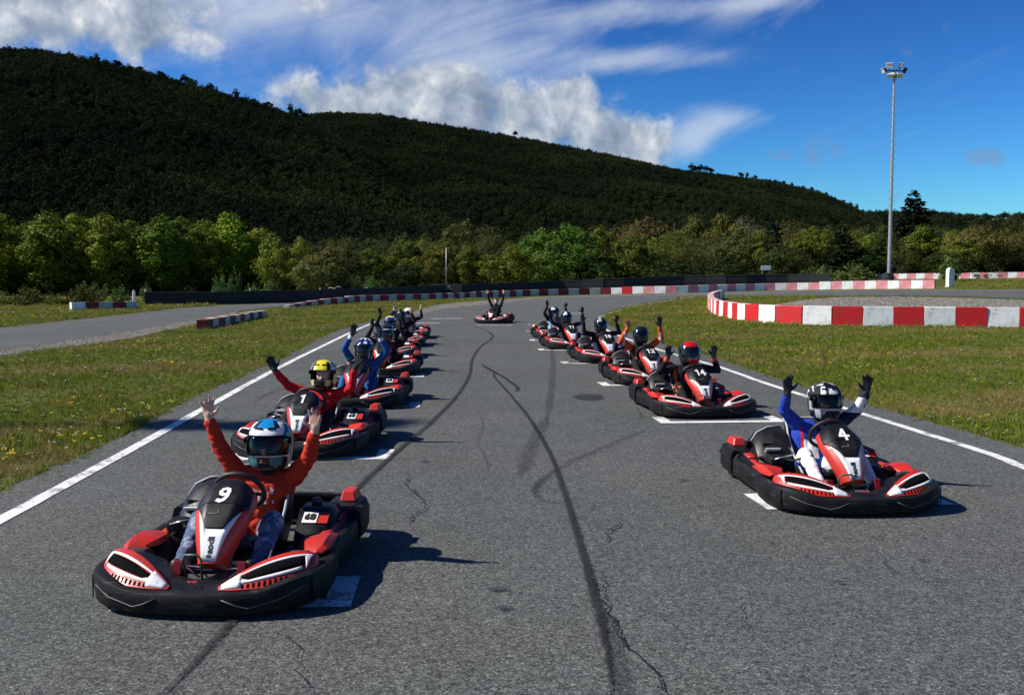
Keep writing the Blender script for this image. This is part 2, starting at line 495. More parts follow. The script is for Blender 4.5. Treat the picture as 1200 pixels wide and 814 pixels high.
P_ = lambda pts: [at(*p) for p in pts]
L_EDGE = [W(-3.35, -4), W(-4.05, 4)] + P_([(0, 578), (140, 513), (238, 460), (300, 435), (345, 413), (390, 390), (425, 379), (460, 372.5), (496, 368), (528, 361.5), (560, 358.5),
          (595, 354.8), (643, 349), (723, 347.3), (760, 346.4), (830, 345), (900, 343), (1000, 341.3), (1117, 340.5), (1200, 340), (1500, 339)])
R_EDGE = [W(6.9, -4), W(6.25, 4)] + P_([(1200, 525), (1025, 477), (900, 441), (840, 420), (800, 409), (765, 400), (725, 386), (712, 379), (706, 373), (710, 368.5), (722, 364),
          (735, 360.8), (755, 356.5), (775, 353), (800, 349), (830, 347.4), (900, 347), (1000, 347), (1100, 347.3), (1200, 350), (1500, 356)])
strip_sheet('track', L_EDGE, R_EDGE, ASPHALT, 0.008, 8, 12, 0.10, 0.10)
SL = P_([(-160, 437), (0, 411), (60, 402), (130, 392), (190, 382), (240, 372), (280, 364.5), (330, 359.5), (380, 356.5), (430, 353.8)])
SU = P_([(-160, 402), (0, 385), (60, 378.5), (130, 371), (170, 366.5), (215, 361.5), (260, 358.6), (310, 356.2), (350, 355), (400, 353.2)])
strip_sheet('side_track', SL, SU, ASPHALT, 0.008, 6, 6, 0.12, 0.12)
# verges of gravel
strip_sheet('gravel_verge', P_([(-160, 447), (0, 416.5), (60, 408.5), (130, 400), (190, 389.5), (235, 379), (275, 369)]), [SL[i] for i in range(7)], GRAVEL, 0.003, 8, 5, 0.5, 0.0)
strip_sheet('gravel_verge', P_([(446, 376), (470, 369.5), (490, 363.5), (510, 358), (535, 355), (570, 352.3), (620, 349.3), (680, 347), (740, 345.4), (800, 344.2), (900, 341.8), (1000, 340.4), (1117, 339.8)]),
            [L_EDGE[10], L_EDGE[11].lerp(L_EDGE[12], .0), L_EDGE[12].lerp(L_EDGE[13], .3), L_EDGE[13].lerp(L_EDGE[14], .2), L_EDGE[14], L_EDGE[15].lerp(L_EDGE[14], .4), L_EDGE[16].lerp(L_EDGE[15], .5), L_EDGE[16].lerp(L_EDGE[17], .4), L_EDGE[17], L_EDGE[18].lerp(L_EDGE[19], .5), L_EDGE[20], L_EDGE[21], L_EDGE[22].lerp(L_EDGE[21], .4)][:13], GRAVEL, 0.004, 6, 5, 0.6, 0.05)
strip_sheet('gravel_verge', P_([(905, 358), (950, 360.5), (1000, 361.5), (1060, 362), (1120, 362.5), (1200, 363), (1320, 364)]), P_([(912, 356), (945, 351.5), (985, 348.6), (1060, 348.2), (1120, 349.3), (1200, 352), (1320, 355)]), GRAVEL, 0.005, 8, 6, 0.8, 0.6)

# ------------------------------------------------------------------ paint, rubber and cracks
LIFT_P, LIFT_S, LIFT_C = 0.014, 0.020, 0.023
ribbon('track_edge_line', [W(-3.05, 0.5), W(-3.55, 4)] + P_([(-60, 645), (21, 600), (160, 524), (300, 446), (350, 420), (400, 395.5), (425, 384), (441, 377.4)]), 0.13, PAINT, LIFT_P, 8, 0.006)
ribbon('track_edge_line', [W(5.9, 0.5), W(5.55, 4)] + P_([(1290, 583), (1200, 549), (1150, 530), (1020, 489), (900, 451), (840, 430), (772, 410.5), (725, 394), (706, 384), (700.5, 377), (706, 370.8), (733, 362.6), (770, 354.8), (813, 348.2)]), 0.125, PAINT, LIFT_P, 8, 0.006)
ribbon('white_stripe', P_([(660, 367.8), (684, 367.8)]), 0.35, PAINT, LIFT_P, 2, 0, smooth=True)
ribbon('white_stripe', P_([(478, 379.2), (516, 379.2)]), 0.22, PAINT, LIFT_P, 2, 0, smooth=True)
ribbon('white_stripe', P_([(504, 374.0), (541, 373.6)]), 0.25, PAINT, LIFT_P, 2, 0, smooth=True)
ribbon('white_stripe', P_([(558, 381.6), (600, 381.8)]), 0.16, PAINT, LIFT_P, 2, 0, smooth=True)
ribbon('white_stripe', P_([(616, 388.6), (626, 388.6)]), 0.22, PAINT, LIFT_P, 2, 0, smooth=True)
ribbon('white_stripe', P_([(618, 381), (628, 381)]), 0.22, PAINT, LIFT_P, 2, 0, smooth=True)

def skid(pts, wd, faint=False, taper=True):
    return ribbon('skid_mark', P_(pts), wd, SKID_FAINT if faint else SKID, LIFT_S, 8, 0.004, taper)
skid([(150, 850), (205, 802), (260, 745), (340, 655), (410, 582), (460, 535), (505, 496), (535, 465), (550, 440), (553, 423), (562, 408), (577, 396), (571, 389), (556, 383), (549, 379), (560, 376)], 0.085)
skid([(718, 830), (712, 770), (700, 715), (684, 655), (660, 575), (640, 525), (615, 485), (590, 455), (578, 441), (580, 437), (566, 430), (563, 426)], lambda t: 0.045 + 0.05 * (1 - t))
skid([(564, 427), (572, 433), (588, 442), (601, 451), (607, 457), (603, 461)], 0.10)
skid([(480, 391), (505, 387), (530, 382), (549, 377)], 0.05, True)
skid([(626, 585), (628, 572), (640, 560), (668, 543), (700, 529), (735, 514), (770, 500)], 0.13, True)
skid([(660, 592), (640, 590), (628, 582), (630, 568), (645, 556)], 0.09, True)
skid([(640, 500), (646, 455), (648, 425), (645, 405)], 0.16, True)
skid([(296, 472), (320, 460), (350, 452), (372, 447)], 0.10, True)
skid([(745, 478), (752, 488), (748, 494)], 0.06, True)
skid([(610, 560), (625, 520), (640, 490)], 0.22, True)
skid([(735, 830), (720, 775), (706, 715)], 0.16, True)

def crack(pts, wd=0.016, branch=True):
    P = P_(pts); out = []
    for i in range(len(P) - 1):
        n = max(2, int((P[i + 1] - P[i]).length / 0.05))
        for j in range(n):
            p = P[i].lerp(P[i + 1], j / n)
            out.append(p + Vector((random.uniform(-.02, .02), random.uniform(-.022, .022), 0)))
    out.append(P[-1])
    ribbon('crack', out, lambda t: wd * random.uniform(.45, 1.25), CRACK, LIFT_C, 1, 0.0, True, smooth=False)
crack([(684, 664), (695, 690), (702, 705), (718, 730), (728, 748), (738, 768), (757, 780), (770, 797), (790, 830)], 0.019)
crack([(474, 553), (480, 560), (473, 571), (490, 583), (500, 597), (484, 607), (478, 616), (486, 628)], 0.018)
crack([(728, 613), (722, 620), (712, 628), (711, 638)], 0.018)
crack([(480, 558), (505, 556), (530, 551)], 0.010)
crack([(810, 598), (850, 593), (880, 592)], 0.013)
crack([(685, 604), (692, 600), (700, 590)], 0.010)
crack([(700, 668), (708, 690), (712, 716), (722, 745), (731, 775)], 0.010)
crack([(765, 587), (790, 586)], 0.008)
crack([(560, 480), (566, 500), (558, 520), (572, 545), (568, 566)], 0.010)
crack([(1000, 640), (1030, 652), (1044, 672), (1080, 684)], 0.009)
crack([(330, 742), (352, 764), (350, 790), (372, 820)], 0.010)
crack([(880, 700), (868, 725), (884, 748)], 0.008)
crack([(745, 560), (770, 553), (800, 556)], 0.008)
# small stains
STAIN = rubber_mat('oil_stain', (0.02, 0.02, 0.02), 0.85, 0.25)
def stain(px, py, rx, ry):
    c = at(px, py)
    mb = MB(); vs = [(c.x, c.y, c.z + LIFT_S + 0.006)]; us = [(0.5, 0)]
    for k in range(28):
        q = 2 * math.pi * k / 28; r = 1 + 0.05 * math.sin(3 * q + px)
        vs.append((c.x + rx * r * math.cos(q), c.y + ry * r * math.sin(q), c.z + LIFT_S + 0.006)); us.append((0.16, 0))
    mb.add(vs, [[0, k + 1, (k + 1) % 28 + 1] for k in range(28)])
    o = mb.build('oil_stain', STAIN); uv = o.data.uv_layers.new(name='uv')
    for lp in o.data.loops: uv.data[lp.index].uv = us[lp.vertex_index]
    return tag(o, kind='structure')
stain(690, 466.5, 0.245, 0.42)
for (x, y, a, b_) in [(583, 694, .07, .03), (592, 716, .05, .03), (498, 543, .05, .05), (800, 565, .06, .03), (986, 686, .04, .02), (1080, 660, .03, .02), (905, 640, .03, .02)]:
    stain(x, y, a, b_)

# ------------------------------------------------------------------ foliage
def leaf_mat(name, col, trans=0.25, vary=0.5, spec=0.12, tone=0.0):
    m_ = bpy.data.materials.new(name); m_.use_nodes = True
    t = NT(m_.node_tree)
    out = t.n('ShaderNodeOutputMaterial')
    oi = t.n('ShaderNodeObjectInfo'); geo = t.n('ShaderNodeNewGeometry')
    c = t.mix(1.0, (*col, 1), oi.outputs['Color'], 'MULTIPLY')
    r = t.m('ADD', t.m('MULTIPLY', t.m('SUBTRACT', geo.outputs['Random Per Island'], 0.5), vary), 1.0)
    r = t.m('MULTIPLY', r, t.m('ADD', 0.72, t.m('MULTIPLY', oi.outputs['Random'], 0.56)))
    cc = t.n('ShaderNodeCombineColor'); t.put(cc.inputs[0], t.m('MULTIPLY', r, t.m('ADD', 0.85, t.m('MULTIPLY', geo.outputs['Random Per Island'], .3)))); t.put(cc.inputs[1], r); t.put(cc.inputs[2], t.m('MULTIPLY', r, 0.9))
    c = t.mix(1.0, c, cc.outputs[0], 'MULTIPLY')
    if tone:
        pn = t.noise(geo.outputs['Position'], tone, 4, 0.6)
        c = t.mix(t.step(pn, 0.38, 0.66), t.mix(1.0, c, (0.72, 0.78, 0.86), 'MULTIPLY'), t.mix(1.0, c, (1.55, 1.45, 1.1), 'MULTIPLY'))
    d = t.n('ShaderNodeBsdfPrincipled'); tr = t.n('ShaderNodeBsdfTranslucent'); mx = t.n('ShaderNodeMixShader')
    d.inputs['Roughness'].default_value = 0.65; d.inputs['Specular IOR Level'].default_value = spec
    t.put(d.inputs['Base Color'], c); t.put(tr.inputs['Color'], c); mx.inputs[0].default_value = trans
    t.t.links.new(d.outputs[0], mx.inputs[1]); t.t.links.new(tr.outputs[0], mx.inputs[2]); t.t.links.new(mx.outputs[0], out.inputs[0])
    MATS[name] = m_
    return m_
LEAF = leaf_mat('spring_leaves', (1.0, 1.0, 1.0), 0.22)
PINE_LEAF = leaf_mat('pine_needles', (0.0180, 0.0275, 0.0150), 0.05, 0.5, spec=0.0, tone=0.012)
SCRUB_LEAF = leaf_mat('scrub_leaves', (0.0215, 0.0285, 0.0130), 0.05, 0.5, spec=0.0, tone=0.012)
BARK = mat('bark', (0.06, 0.048, 0.036), 0.95, vary=0.4, scale=5)

def quads(centers, normals, sizes, rng, asp=0.75):
    n = len(centers)
    r = rng.normal(size=(n, 3)); nn = normals / (np.linalg.norm(normals, axis=1, keepdims=True) + 1e-9)
    a = np.cross(nn, r); a /= np.linalg.norm(a, axis=1, keepdims=True) + 1e-9
    b = np.cross(nn, a)
    s = sizes[:, None] / 2
    v = np.stack([centers - a * s, centers + b * s * asp, centers + a * s, centers - b * s * asp], 1).reshape(-1, 3)
    return v
def quad_mesh(name, v, material):
    me = bpy.data.meshes.new(name)
    n = len(v) // 4
    me.vertices.add(len(v)); me.vertices.foreach_set('co', v.astype(np.float32).ravel())
    me.loops.add(4 * n); me.loops.foreach_set('vertex_index', np.arange(4 * n, dtype=np.int32))
    me.polygons.add(n); me.polygons.foreach_set('loop_start', np.arange(0, 4 * n, 4, dtype=np.int32))
    me.materials.append(material); me.update(calc_edges=True); me.validate()
    return me
def crown_points(rng, n, clumps, R, zlo, zhi, clump_r, shape=1.0, hollow=0.55, low=0.0):
    """leaf positions in clumps spread through the outer part of a crown of half-width 1 and height 1"""
    cs, rs = [], []
    while len(cs) < clumps:
        d = rng.normal(size=3); d /= np.linalg.norm(d)
        k = rng.uniform(hollow, 1.0)
        zz = (d[2] * k + 1) / 2
        wdt = (np.sin(np.pi * min(1, max(0.02, zz ** shape * .92 + .06)))) ** 0.6
        cs.append((d[0] * k * R * max(wdt, .35), d[1] * k * R * max(wdt, .35), zlo + zz * (zhi - zlo)))
        rs.append(clump_r * rng.uniform(.5, 1.45))
    cs, rs = np.array(cs), np.array(rs)
    idx = rng.integers(0, clumps, n)
    off = rng.normal(size=(n, 3)); off /= np.linalg.norm(off, axis=1, keepdims=True)
    off *= (rng.uniform(0.35, 1.0, n) ** 0.5)[:, None]
    p = cs[idx] + off * rs[idx][:, None]
    mid = np.array([0, 0, (zlo + zhi) / 2])
    nrm = off + 0.35 * (p - mid) / max(R, .1) + rng.normal(size=(n, 3)) * 0.45
    return p, nrm
def broad_crown(seed, n=11000, clumps=78, R=3.2, zlo=.5, zhi=9.0, clump_r=.80, leaf=.235, shape=1.0):
    rng = np.random.default_rng(seed)
    p, nr = crown_points(rng, n, clumps, R, zlo, zhi, clump_r, shape)
    return quad_mesh('broadleaf_crown', quads(p, nr, leaf * rng.uniform(.5, 1.4, n), rng), LEAF)
def bare_crown(seed, n=6500, R=3.2, zlo=.6, zhi=9.0):
    """a tree still coming into leaf: thin twigs and small sparse leaves"""
    rng = np.random.default_rng(seed)
    p, nr = crown_points(rng, n, 60, R, zlo, zhi, .95, 1.0, .3)
    return quad_mesh('budding_crown', quads(p, nr, .20 * rng.uniform(.5, 1.2, n), rng, .55), LEAF)
def bush_crown(seed, n=1800, R=1.5, h=2.2, leaf=.22):
    rng = np.random.default_rng(seed)
    k = 34
    q = rng.uniform(0, 2 * np.pi, k); rr = R * np.sqrt(rng.uniform(0, 1, k)); hh = h * rng.uniform(.45, 1.0, k) * (1 - .45 * (rr / R) ** 2)
    idx = rng.integers(0, k, n); t = rng.uniform(.08, 1, n) ** .7
    p = np.stack([np.cos(q[idx]) * rr[idx] * (0.35 + .65 * t), np.sin(q[idx]) * rr[idx] * (.35 + .65 * t), hh[idx] * t], 1)
    p += rng.normal(size=(n, 3)) * .13
    p[:, 2] = np.maximum(p[:, 2], .03)
    nr = rng.normal(size=(n, 3)) + np.array([0, 0, .5]) + p * .2
    return quad_mesh('shrub_foliage', quads(p, nr, leaf * rng.uniform(.6, 1.3, n), rng, .5), LEAF)
def conifer_crown(seed, h=12.0, R=2.6, tiers=22, n=6500, drop=.18):
    rng = np.random.default_rng(seed)
    nb = tiers * 8                                   # boughs, each with its own height, reach and bearing
    bt = np.sort(rng.uniform(0, 1, nb)); bp = rng.uniform(0, 2 * np.pi, nb)
    bl = (R * (1 - bt) ** .8 + .15) * rng.uniform(.65, 1.15, nb)
    w = bl / bl.sum(); idx = rng.choice(nb, n, p=w)
    k = rng.uniform(0.05, 1, n) ** .65
    r_ = bl[idx] * k
    ph = bp[idx] + rng.normal(size=n) * .16 / (0.4 + k)
    p = np.stack([np.cos(ph) * r_, np.sin(ph) * r_, h * (.07 + .93 * bt[idx]) - r_ * drop + .12 * k ** 3 * bl[idx] + rng.normal(size=n) * .09], 1)
    nr = np.stack([np.cos(ph) * .3, np.sin(ph) * .3, np.ones(n)], 1) + rng.normal(size=(n, 3)) * .55
    return quad_mesh('conifer_crown', quads(p, nr, .34 * rng.uniform(.6, 1.3, n), rng, .6), LEAF)
def trunk_mesh(seed, h=6.0, r=.17, limbs=7, spread=2.0):
    rng = random.Random(seed); mb = MB()
    pts = [(rng.uniform(-.12, .12) * k, rng.uniform(-.12, .12) * k, -0.3 + (h + .3) * k / 6) for k in range(7)]
    mb.tube(pts, [r * (1.35 if k == 0 else 1 - .12 * k) for k in range(7)], 7)
    for i in range(limbs):
        z = h * rng.uniform(.3, .85); q = rng.uniform(0, 6.28); l = spread * rng.uniform(.6, 1.1)
        mb.tube([(0, 0, z), (math.cos(q) * l * .45, math.sin(q) * l * .45, z + l * .45), (math.cos(q) * l, math.sin(q) * l, z + l * 1.05)], [r * .5, r * .33, r * .1], 5)
    return mb.mesh('tree_trunk', BARK)

BROAD = [broad_crown(11), broad_crown(12, R=2.6, zhi=9.4, clumps=66), broad_crown(13, R=3.7, zhi=8.6, clumps=90), broad_crown(14, R=2.3, zlo=.6, zhi=9.2, clumps=64)]
SPRAY = [broad_crown(21, n=8000, R=2.5, zlo=.5, zhi=7.0, clumps=90, clump_r=.55, leaf=.19), broad_crown(22, n=8000, R=2.2, zlo=.4, zhi=7.4, clumps=90, clump_r=.5, leaf=.19)]
BUDDING = [bare_crown(31), bare_crown(32, R=3.6, zhi=8.4)]
CONIFER = [conifer_crown(41), conifer_crown(42, 10.5, 3.1, 16, drop=.05)]
BUSH = [bush_crown(51), bush_crown(52, R=1.1, h=2.6), bush_crown(53, n=1500, R=1.8, h=1.7)]
TRUNK = [trunk_mesh(1), trunk_mesh(2, 5.5, .14)]
CTRUNK = trunk_mesh(3, 9.5, .2, 0)

YELLOWG, GREEN, DEEP, OLIVE, BROWN, PALE, DARK = (.175, .215, .014, 1), (.128, .168, .013, 1), (.036, .055, .012, 1), (.105, .128, .016, 1), (.092, .092, .024, 1), (.17, .165, .11, 1), (.013, .022, .011, 1)
def tree(name, px, D, top, crown, tr, color, label, cat='tree', group=None, wide=None, href=9.2, rref=3.0, base=None):
    """one tree: an Empty with its trunk and crown; top is the photo height of its tip"""
    x = (px - 600) / FOC * D
    z0 = zg(x, D) if base is None else base
    h = max(1.0, CAM_H + (326 - top) * D / FOC - z0)
    e = empty(name, (x, D, z0), random.uniform(0, 6.28))
    s_ = h / href; sw = s_ if wide is None else (wide / 2 * D / FOC) / rref
    c = link_mesh('crown', crown, e); c.scale = (sw, sw, s_); c.color = color
    if tr is not None:
        t = link_mesh('trunk', tr, e); t.scale = (s_, s_, s_)
    tag(e, label, cat, group)
    return e

# ------------------------------------------------------------------ hills
def hill(name, ridge, D0, D1, material, seed, step=14, rows=26, back=1.25, power=1.0, drop_px=6.0, bumps=7.0):
    rng = np.random.default_rng(seed)
    xs = [r[0] for r in ridge]; ys = [r[1] for r in ridge]
    cols = np.arange(xs[0], xs[-1] + 1, step)
    ph = rng.uniform(0, 6.28, 8)
    def pt(px, t):
        yr = np.interp(px, xs, ys); zr = CAM_H + (326 - yr - drop_px) * D1 / FOC
        D = D0 + (D1 - D0) * t
        x = (px - 600) / FOC * D
        k = t ** power if t <= 1 else 1 - 1.6 * (t - 1) ** 1.2
        z = -3 + (zr + 3) * k
        f = 1 - abs(2 * min(t, 1) - 1) ** 2
        z += f * bumps * (math.sin(x / 61 + ph[0]) + .7 * math.sin(x / 33 + D / 70 + ph[1]) + .5 * math.sin(D / 27 + x / 90 + ph[2]))
        return (x, D, z)
    ts = list(np.linspace(0, 1, rows)) + list(np.linspace(1, back, 6)[1:])
    v = [pt(c, t) for t in ts for c in cols]; n = len(cols)
    f = [[j * n + i, j * n + i + 1, (j + 1) * n + i + 1, (j + 1) * n + i] for j in range(len(ts) - 1) for i in range(n - 1)]
    o = MB().add(v, f).build(name, material)
    tag(o, kind='structure')
    return pt, xs[0], xs[-1]
HILL_SOIL = mat('hill_soil', (0.006, 0.009, 0.0045), 1.0, spec=0.0, vary=0.5, scale=0.05)
ridge_left = [(-700, 150), (-400, 95), (-200, 66), (0, 56), (60, 58), (130, 71), (200, 88), (260, 105), (330, 125), (365, 136), (400, 152), (440, 180), (490, 215), (560, 262), (640, 300), (700, 322)]
ridge_right = [(180, 190), (300, 150), (365, 138), (400, 136), (450, 138), (520, 150), (600, 162), (700, 182), (790, 201), (830, 205), (900, 214), (960, 228), (1000, 246), (1025, 262), (1060, 283), (1130, 312), (1180, 326)]
ridge_far = [(820, 262), (960, 256), (1040, 252), (1090, 252), (1150, 257), (1220, 254), (1300, 248), (1500, 244), (1900, 262)]
hl = hill('hill', ridge_left, 300, 900, HILL_SOIL, 3, drop_px=13)
hr = hill('hill', ridge_right, 480, 1350, HILL_SOIL, 4, drop_px=2.5)
hf = hill('hill', ridge_far, 1500, 3600, HILL_SOIL, 5, drop_px=1.0, step=20, rows=14, bumps=14)

def hill_tree_mesh(seed, n, kind):
    rng = np.random.default_rng(seed)
    if kind == 'pine':
        p, nr = crown_points(rng, n, 11, .42, .18, 1.0, .17, 1.35, .3)
        m_ = PINE_LEAF; sz = .085
    else:
        p, nr = crown_points(rng, n, 10, .55, .0, .85, .20, .9, .3)
        m_ = SCRUB_LEAF; sz = .092
    return quad_mesh('hill_tree', quads(p, nr, sz * rng.uniform(.6, 1.25, n), rng), m_)
proto = bpy.data.collections.new('hill_tree_kinds')
for i in range(4): proto.objects.link(bpy.data.objects.new('hill_pine', hill_tree_mesh(100 + i, 480, 'pine')))
for i in range(3): proto.objects.link(bpy.data.objects.new('hill_scrub', hill_tree_mesh(120 + i, 430, 'scrub')))

def scatter(name, pts, scales, picks, rots, coll, zscale=None):
    """one object of kind stuff: a cloud of points that carries small plants"""
    me = bpy.data.meshes.new(name)
    me.vertices.add(len(pts)); me.vertices.foreach_set('co', np.asarray(pts, np.float32).ravel())
    for nm, arr, ty in (('plant_scale', scales, 'FLOAT'), ('plant_kind', picks, 'INT'), ('plant_turn', rots, 'FLOAT')):
        a = me.attributes.new(nm, ty, 'POINT'); a.data.foreach_set('value', np.asarray(arr, np.float32 if ty == 'FLOAT' else np.int32))
    o = bpy.data.objects.new(name, me); COL.objects.link(o)
    g = bpy.data.node_groups.new(name + '_scatter', 'GeometryNodeTree')
    g.interface.new_socket('Geometry', in_out='INPUT', socket_type='NodeSocketGeometry')
    g.interface.new_socket('Geometry', in_out='OUTPUT', socket_type='NodeSocketGeometry')
    gi, go = g.nodes.new('NodeGroupInput'), g.nodes.new('NodeGroupOutput')
    iop = g.nodes.new('GeometryNodeInstanceOnPoints'); ci = g.nodes.new('GeometryNodeCollectionInfo')
    ci.inputs['Collection'].default_value = coll
    ci.inputs['Separate Children'].default_value = True; ci.inputs['Reset Children'].default_value = True
    def attr(nm, ty):
        nd = g.nodes.new('GeometryNodeInputNamedAttribute'); nd.data_type = ty; nd.inputs['Name'].default_value = nm
        return nd.outputs['Attribute']
    cx = g.nodes.new('ShaderNodeCombineXYZ'); g.links.new(attr('plant_turn', 'FLOAT'), cx.inputs[2])
    L = g.links.new
    L(gi.outputs[0], iop.inputs['Points']); L(ci.outputs[0], iop.inputs['Instance'])
    iop.inputs['Pick Instance'].default_value = True
    L(attr('plant_kind', 'INT'), iop.inputs['Instance Index'])
    L(cx.outputs[0], iop.inputs['Rotation']); L(attr('plant_scale', 'FLOAT'), iop.inputs['Scale']); L(iop.outputs[0], go.inputs[0])
    md = o.modifiers.new('scatter', 'NODES'); md.node_group = g
    return tag(o, kind='stuff')

def forest(name, H, n, lo, hi, seed, kinds, t_lo=0.0, t_hi=1.03):
    pt, x0, x1 = H
    rng = np.random.default_rng(seed); P, Sc, Pk, Ro = [], [], [], []
    while len(P) < n:
        px, t = rng.uniform(max(x0, -700), min(x1, 1700)), rng.uniform(t_lo, t_hi)
        if rng.uniform() > .35 + .65 * t: continue
        p = pt(px, t)
        if p[2] < -2.5: continue
        P.append((p[0], p[1], p[2] - .4)); Sc.append(rng.uniform(lo, hi) * (1.25 if rng.uniform() < .12 else 1)); Pk.append(rng.choice(kinds)); Ro.append(rng.uniform(0, 6.28))
    return scatter(name, P, Sc, Pk, Ro, proto)
forest('pine_forest', hl, 40000, 4.2, 8.0, 1, [0, 1, 2, 3, 0, 1, 2, 3, 4, 5])
forest('hill_scrub', hr, 56000, 3.6, 6.6, 2, [0, 1, 4, 5, 6, 2, 3])
forest('far_forest', hf, 6500, 14, 24, 3, [0, 1, 2, 3, 4])

ORD = ['first', 'second', 'third', 'fourth', 'fifth', 'sixth', 'seventh', 'eighth', 'ninth', 'tenth', 'eleventh', 'twelfth', 'thirteenth', 'fourteenth', 'fifteenth', 'sixteenth', 'seventeenth', 'eighteenth', 'nineteenth', 'twentieth']
# lone trees that stand out on the skyline
pt_l, pt_r = hl[0], hr[0]
RIDGE_PINE = [quad_mesh('ridge_crown', (lambda rng, p: quads(p[0], p[1], .12 * rng.uniform(.6, 1.3, 420), rng))(np.random.default_rng(300 + i), crown_points(np.random.default_rng(310 + i), 420, 12, .40, .30, 1.0, .15, 1.2, .3)), PINE_LEAF) for i in range(3)]
RIDGE_TRUNK = MB().tube([(0, 0, -.1), (.01, .0, .3), (0, .01, .7)], [.03, .024, .01], 6).mesh('ridge_trunk', BARK)
def ridge_tree(H, px, h, label, grp='pines on the skyline'):
    p = H(px, 1.0)
    e = empty('ridge_pine', (p[0], p[1], p[2] - .3), random.uniform(0, 6.28))
    link_mesh('crown', random.choice(RIDGE_PINE), e, sc=h); link_mesh('trunk', RIDGE_TRUNK, e, sc=h)
    tag(e, label, 'pine tree', grp)
cnt = iter(range(99))
for px, h in [(122, 10), (146, 11), (170, 10), (196, 11), (222, 12), (231, 12), (252, 11), (281, 11), (302, 10), (318, 11), (344, 12), (352, 13), (361, 12)]:
    ridge_tree(pt_l, px, h, f'{ORD[next(cnt)]} dark round pine from the left along the high hill crest')
cnt = iter(range(99))
for px, h in [(808, 13), (813, 14), (819, 14), (825, 13), (831, 13)]:
    ridge_tree(pt_r, px, h, f'{ORD[next(cnt)]} pine of the small clump standing up on the long hill crest', 'clump of pines on the crest')
cnt = iter(range(99))
for px, h in [(866, 12), (873, 10), (882, 9), (905, 8), (915, 9), (925, 8), (938, 8), (948, 9), (965, 8), (985, 9), (994, 9), (1001, 10), (1008, 9)]:
    ridge_tree(pt_r, px, h, f'{ORD[next(cnt)]} small dark tree down the falling end of the long crest', 'trees on the falling crest')
for px, h in [(604, 11)]:
    ridge_tree(pt_r, px, h, 'lone small tree on the bare middle of the long crest, below the heaped cloud', 'lone crest trees')

# ------------------------------------------------------------------ the wood behind the track
def row(name, lst, crowns, tr, color, text, cat='tree', group=None, **kw):
    lst = sorted(lst)
    for i, (px, top, D, wide) in enumerate(lst):
        lab = text + (f', {ORD[i]} from left' if len(lst) > 1 else '')
        c = tuple(x * random.uniform(.88, 1.12) for x in color[:3]) + (1,)
        tree(name, px, D, top, crowns[i % len(crowns)], tr[i % len(tr)] if tr else None, c, lab, cat, group, wide, **kw)
row('broadleaf_tree', [(-45, 255, 108, 96), (-8, 250, 104, 90), (30, 254, 108, 84), (62, 256, 103, 84), (96, 252, 107, 90), (128, 257, 104, 80), (160, 254, 107, 84), (190, 260, 104, 78), (214, 256, 108, 80)], BROAD, TRUNK, GREEN,
    'leafy green tree in the tall row at the forest edge', group='trees of the tall row')
row('broadleaf_tree', [(240, 263, 112, 66), (272, 257, 114, 74), (304, 271, 116, 58)], [BROAD[1], BROAD[3]], TRUNK, YELLOWG, 'yellow-green spring tree at the end of the tall row', group='yellow-green trees')
row('willow_tree', [(322, 274, 108, 44), (353, 277, 108, 42)], SPRAY, TRUNK, (.150, .165, .022, 1), 'bright yellow-green round tree standing over the dark barrier', group='bright round trees', href=7.3, rref=2.4)
row('willow_tree', [(388, 288, 100, 62), (362, 300, 95, 46)], SPRAY, TRUNK, (.115, .135, .035, 1), 'pale green bushy willow rising right behind the dark barrier', group='bushy willows', href=7.3, rref=2.4)
row('willow_tree', [(597, 284, 128, 66)], [SPRAY[0]], TRUNK, (.135, .150, .018, 1), 'bright yellow-green bushy tree behind the small dark sign', href=7.3, rref=2.4)
row('broadleaf_tree', [(640, 262, 138, 62), (672, 257, 140, 74), (650, 280, 132, 60)], [BROAD[2], BROAD[0]], TRUNK, (.078, .132, .018, 1), 'fresh green broad tree in the middle of the wood', group='fresh green trees')
row('budding_tree', [(452, 286, 150, 60), (505, 268, 150, 56), (540, 252, 160, 60), (575, 264, 150, 50), (726, 262, 150, 60), (760, 250, 160, 64), (800, 268, 142, 66), (835, 262, 155, 60), (868, 268, 148, 60), (930, 258, 160, 62), (1045, 276, 150, 50), (1140, 262, 150, 60), (1172, 254, 152, 66), (1206, 250, 150, 66), (1240, 256, 150, 60)], BUDDING + [BROAD[2]], TRUNK, BROWN,
    'brownish tree still coming into leaf at the forest edge', group='budding trees')
row('broadleaf_tree', [(432, 292, 145, 50), (478, 284, 148, 56), (520, 283, 142, 54), (552, 290, 138, 44), (705, 268, 150, 60), (742, 278, 138, 60), (778, 272, 150, 60), (815, 258, 165, 60), (846, 252, 165, 66), (890, 275, 145, 56), (955, 262, 158, 62), (1080, 268, 156, 58), (1122, 280, 146, 54)], BROAD, TRUNK, OLIVE,
    'olive green tree at the forest edge', group='olive trees of the wood')
row('broadleaf_tree', [(876, 248, 172, 60)], [BUDDING[1]], TRUNK, PALE, 'pale greyish tree in blossom peering over the wood')
row('broadleaf_tree', [(690, 296, 132, 46), (785, 300, 132, 50), (850, 300, 132, 50), (918, 285, 136, 50), (1105, 292, 134, 44), (480, 306, 128, 46), (1010, 290, 138, 50)], [BROAD[2], BROAD[0]], TRUNK, DEEP,
    'deep green low tree at the foot of the wood', group='low trees of the wood')
row('conifer_tree', [(905, 252, 150, 44), (985, 264, 138, 66), (1030, 286, 142, 52)], [CONIFER[1]], [CTRUNK], DARK, 'dark spreading conifer in the wood near the floodlight mast', group='dark conifers', href=10.5, rref=3.1)
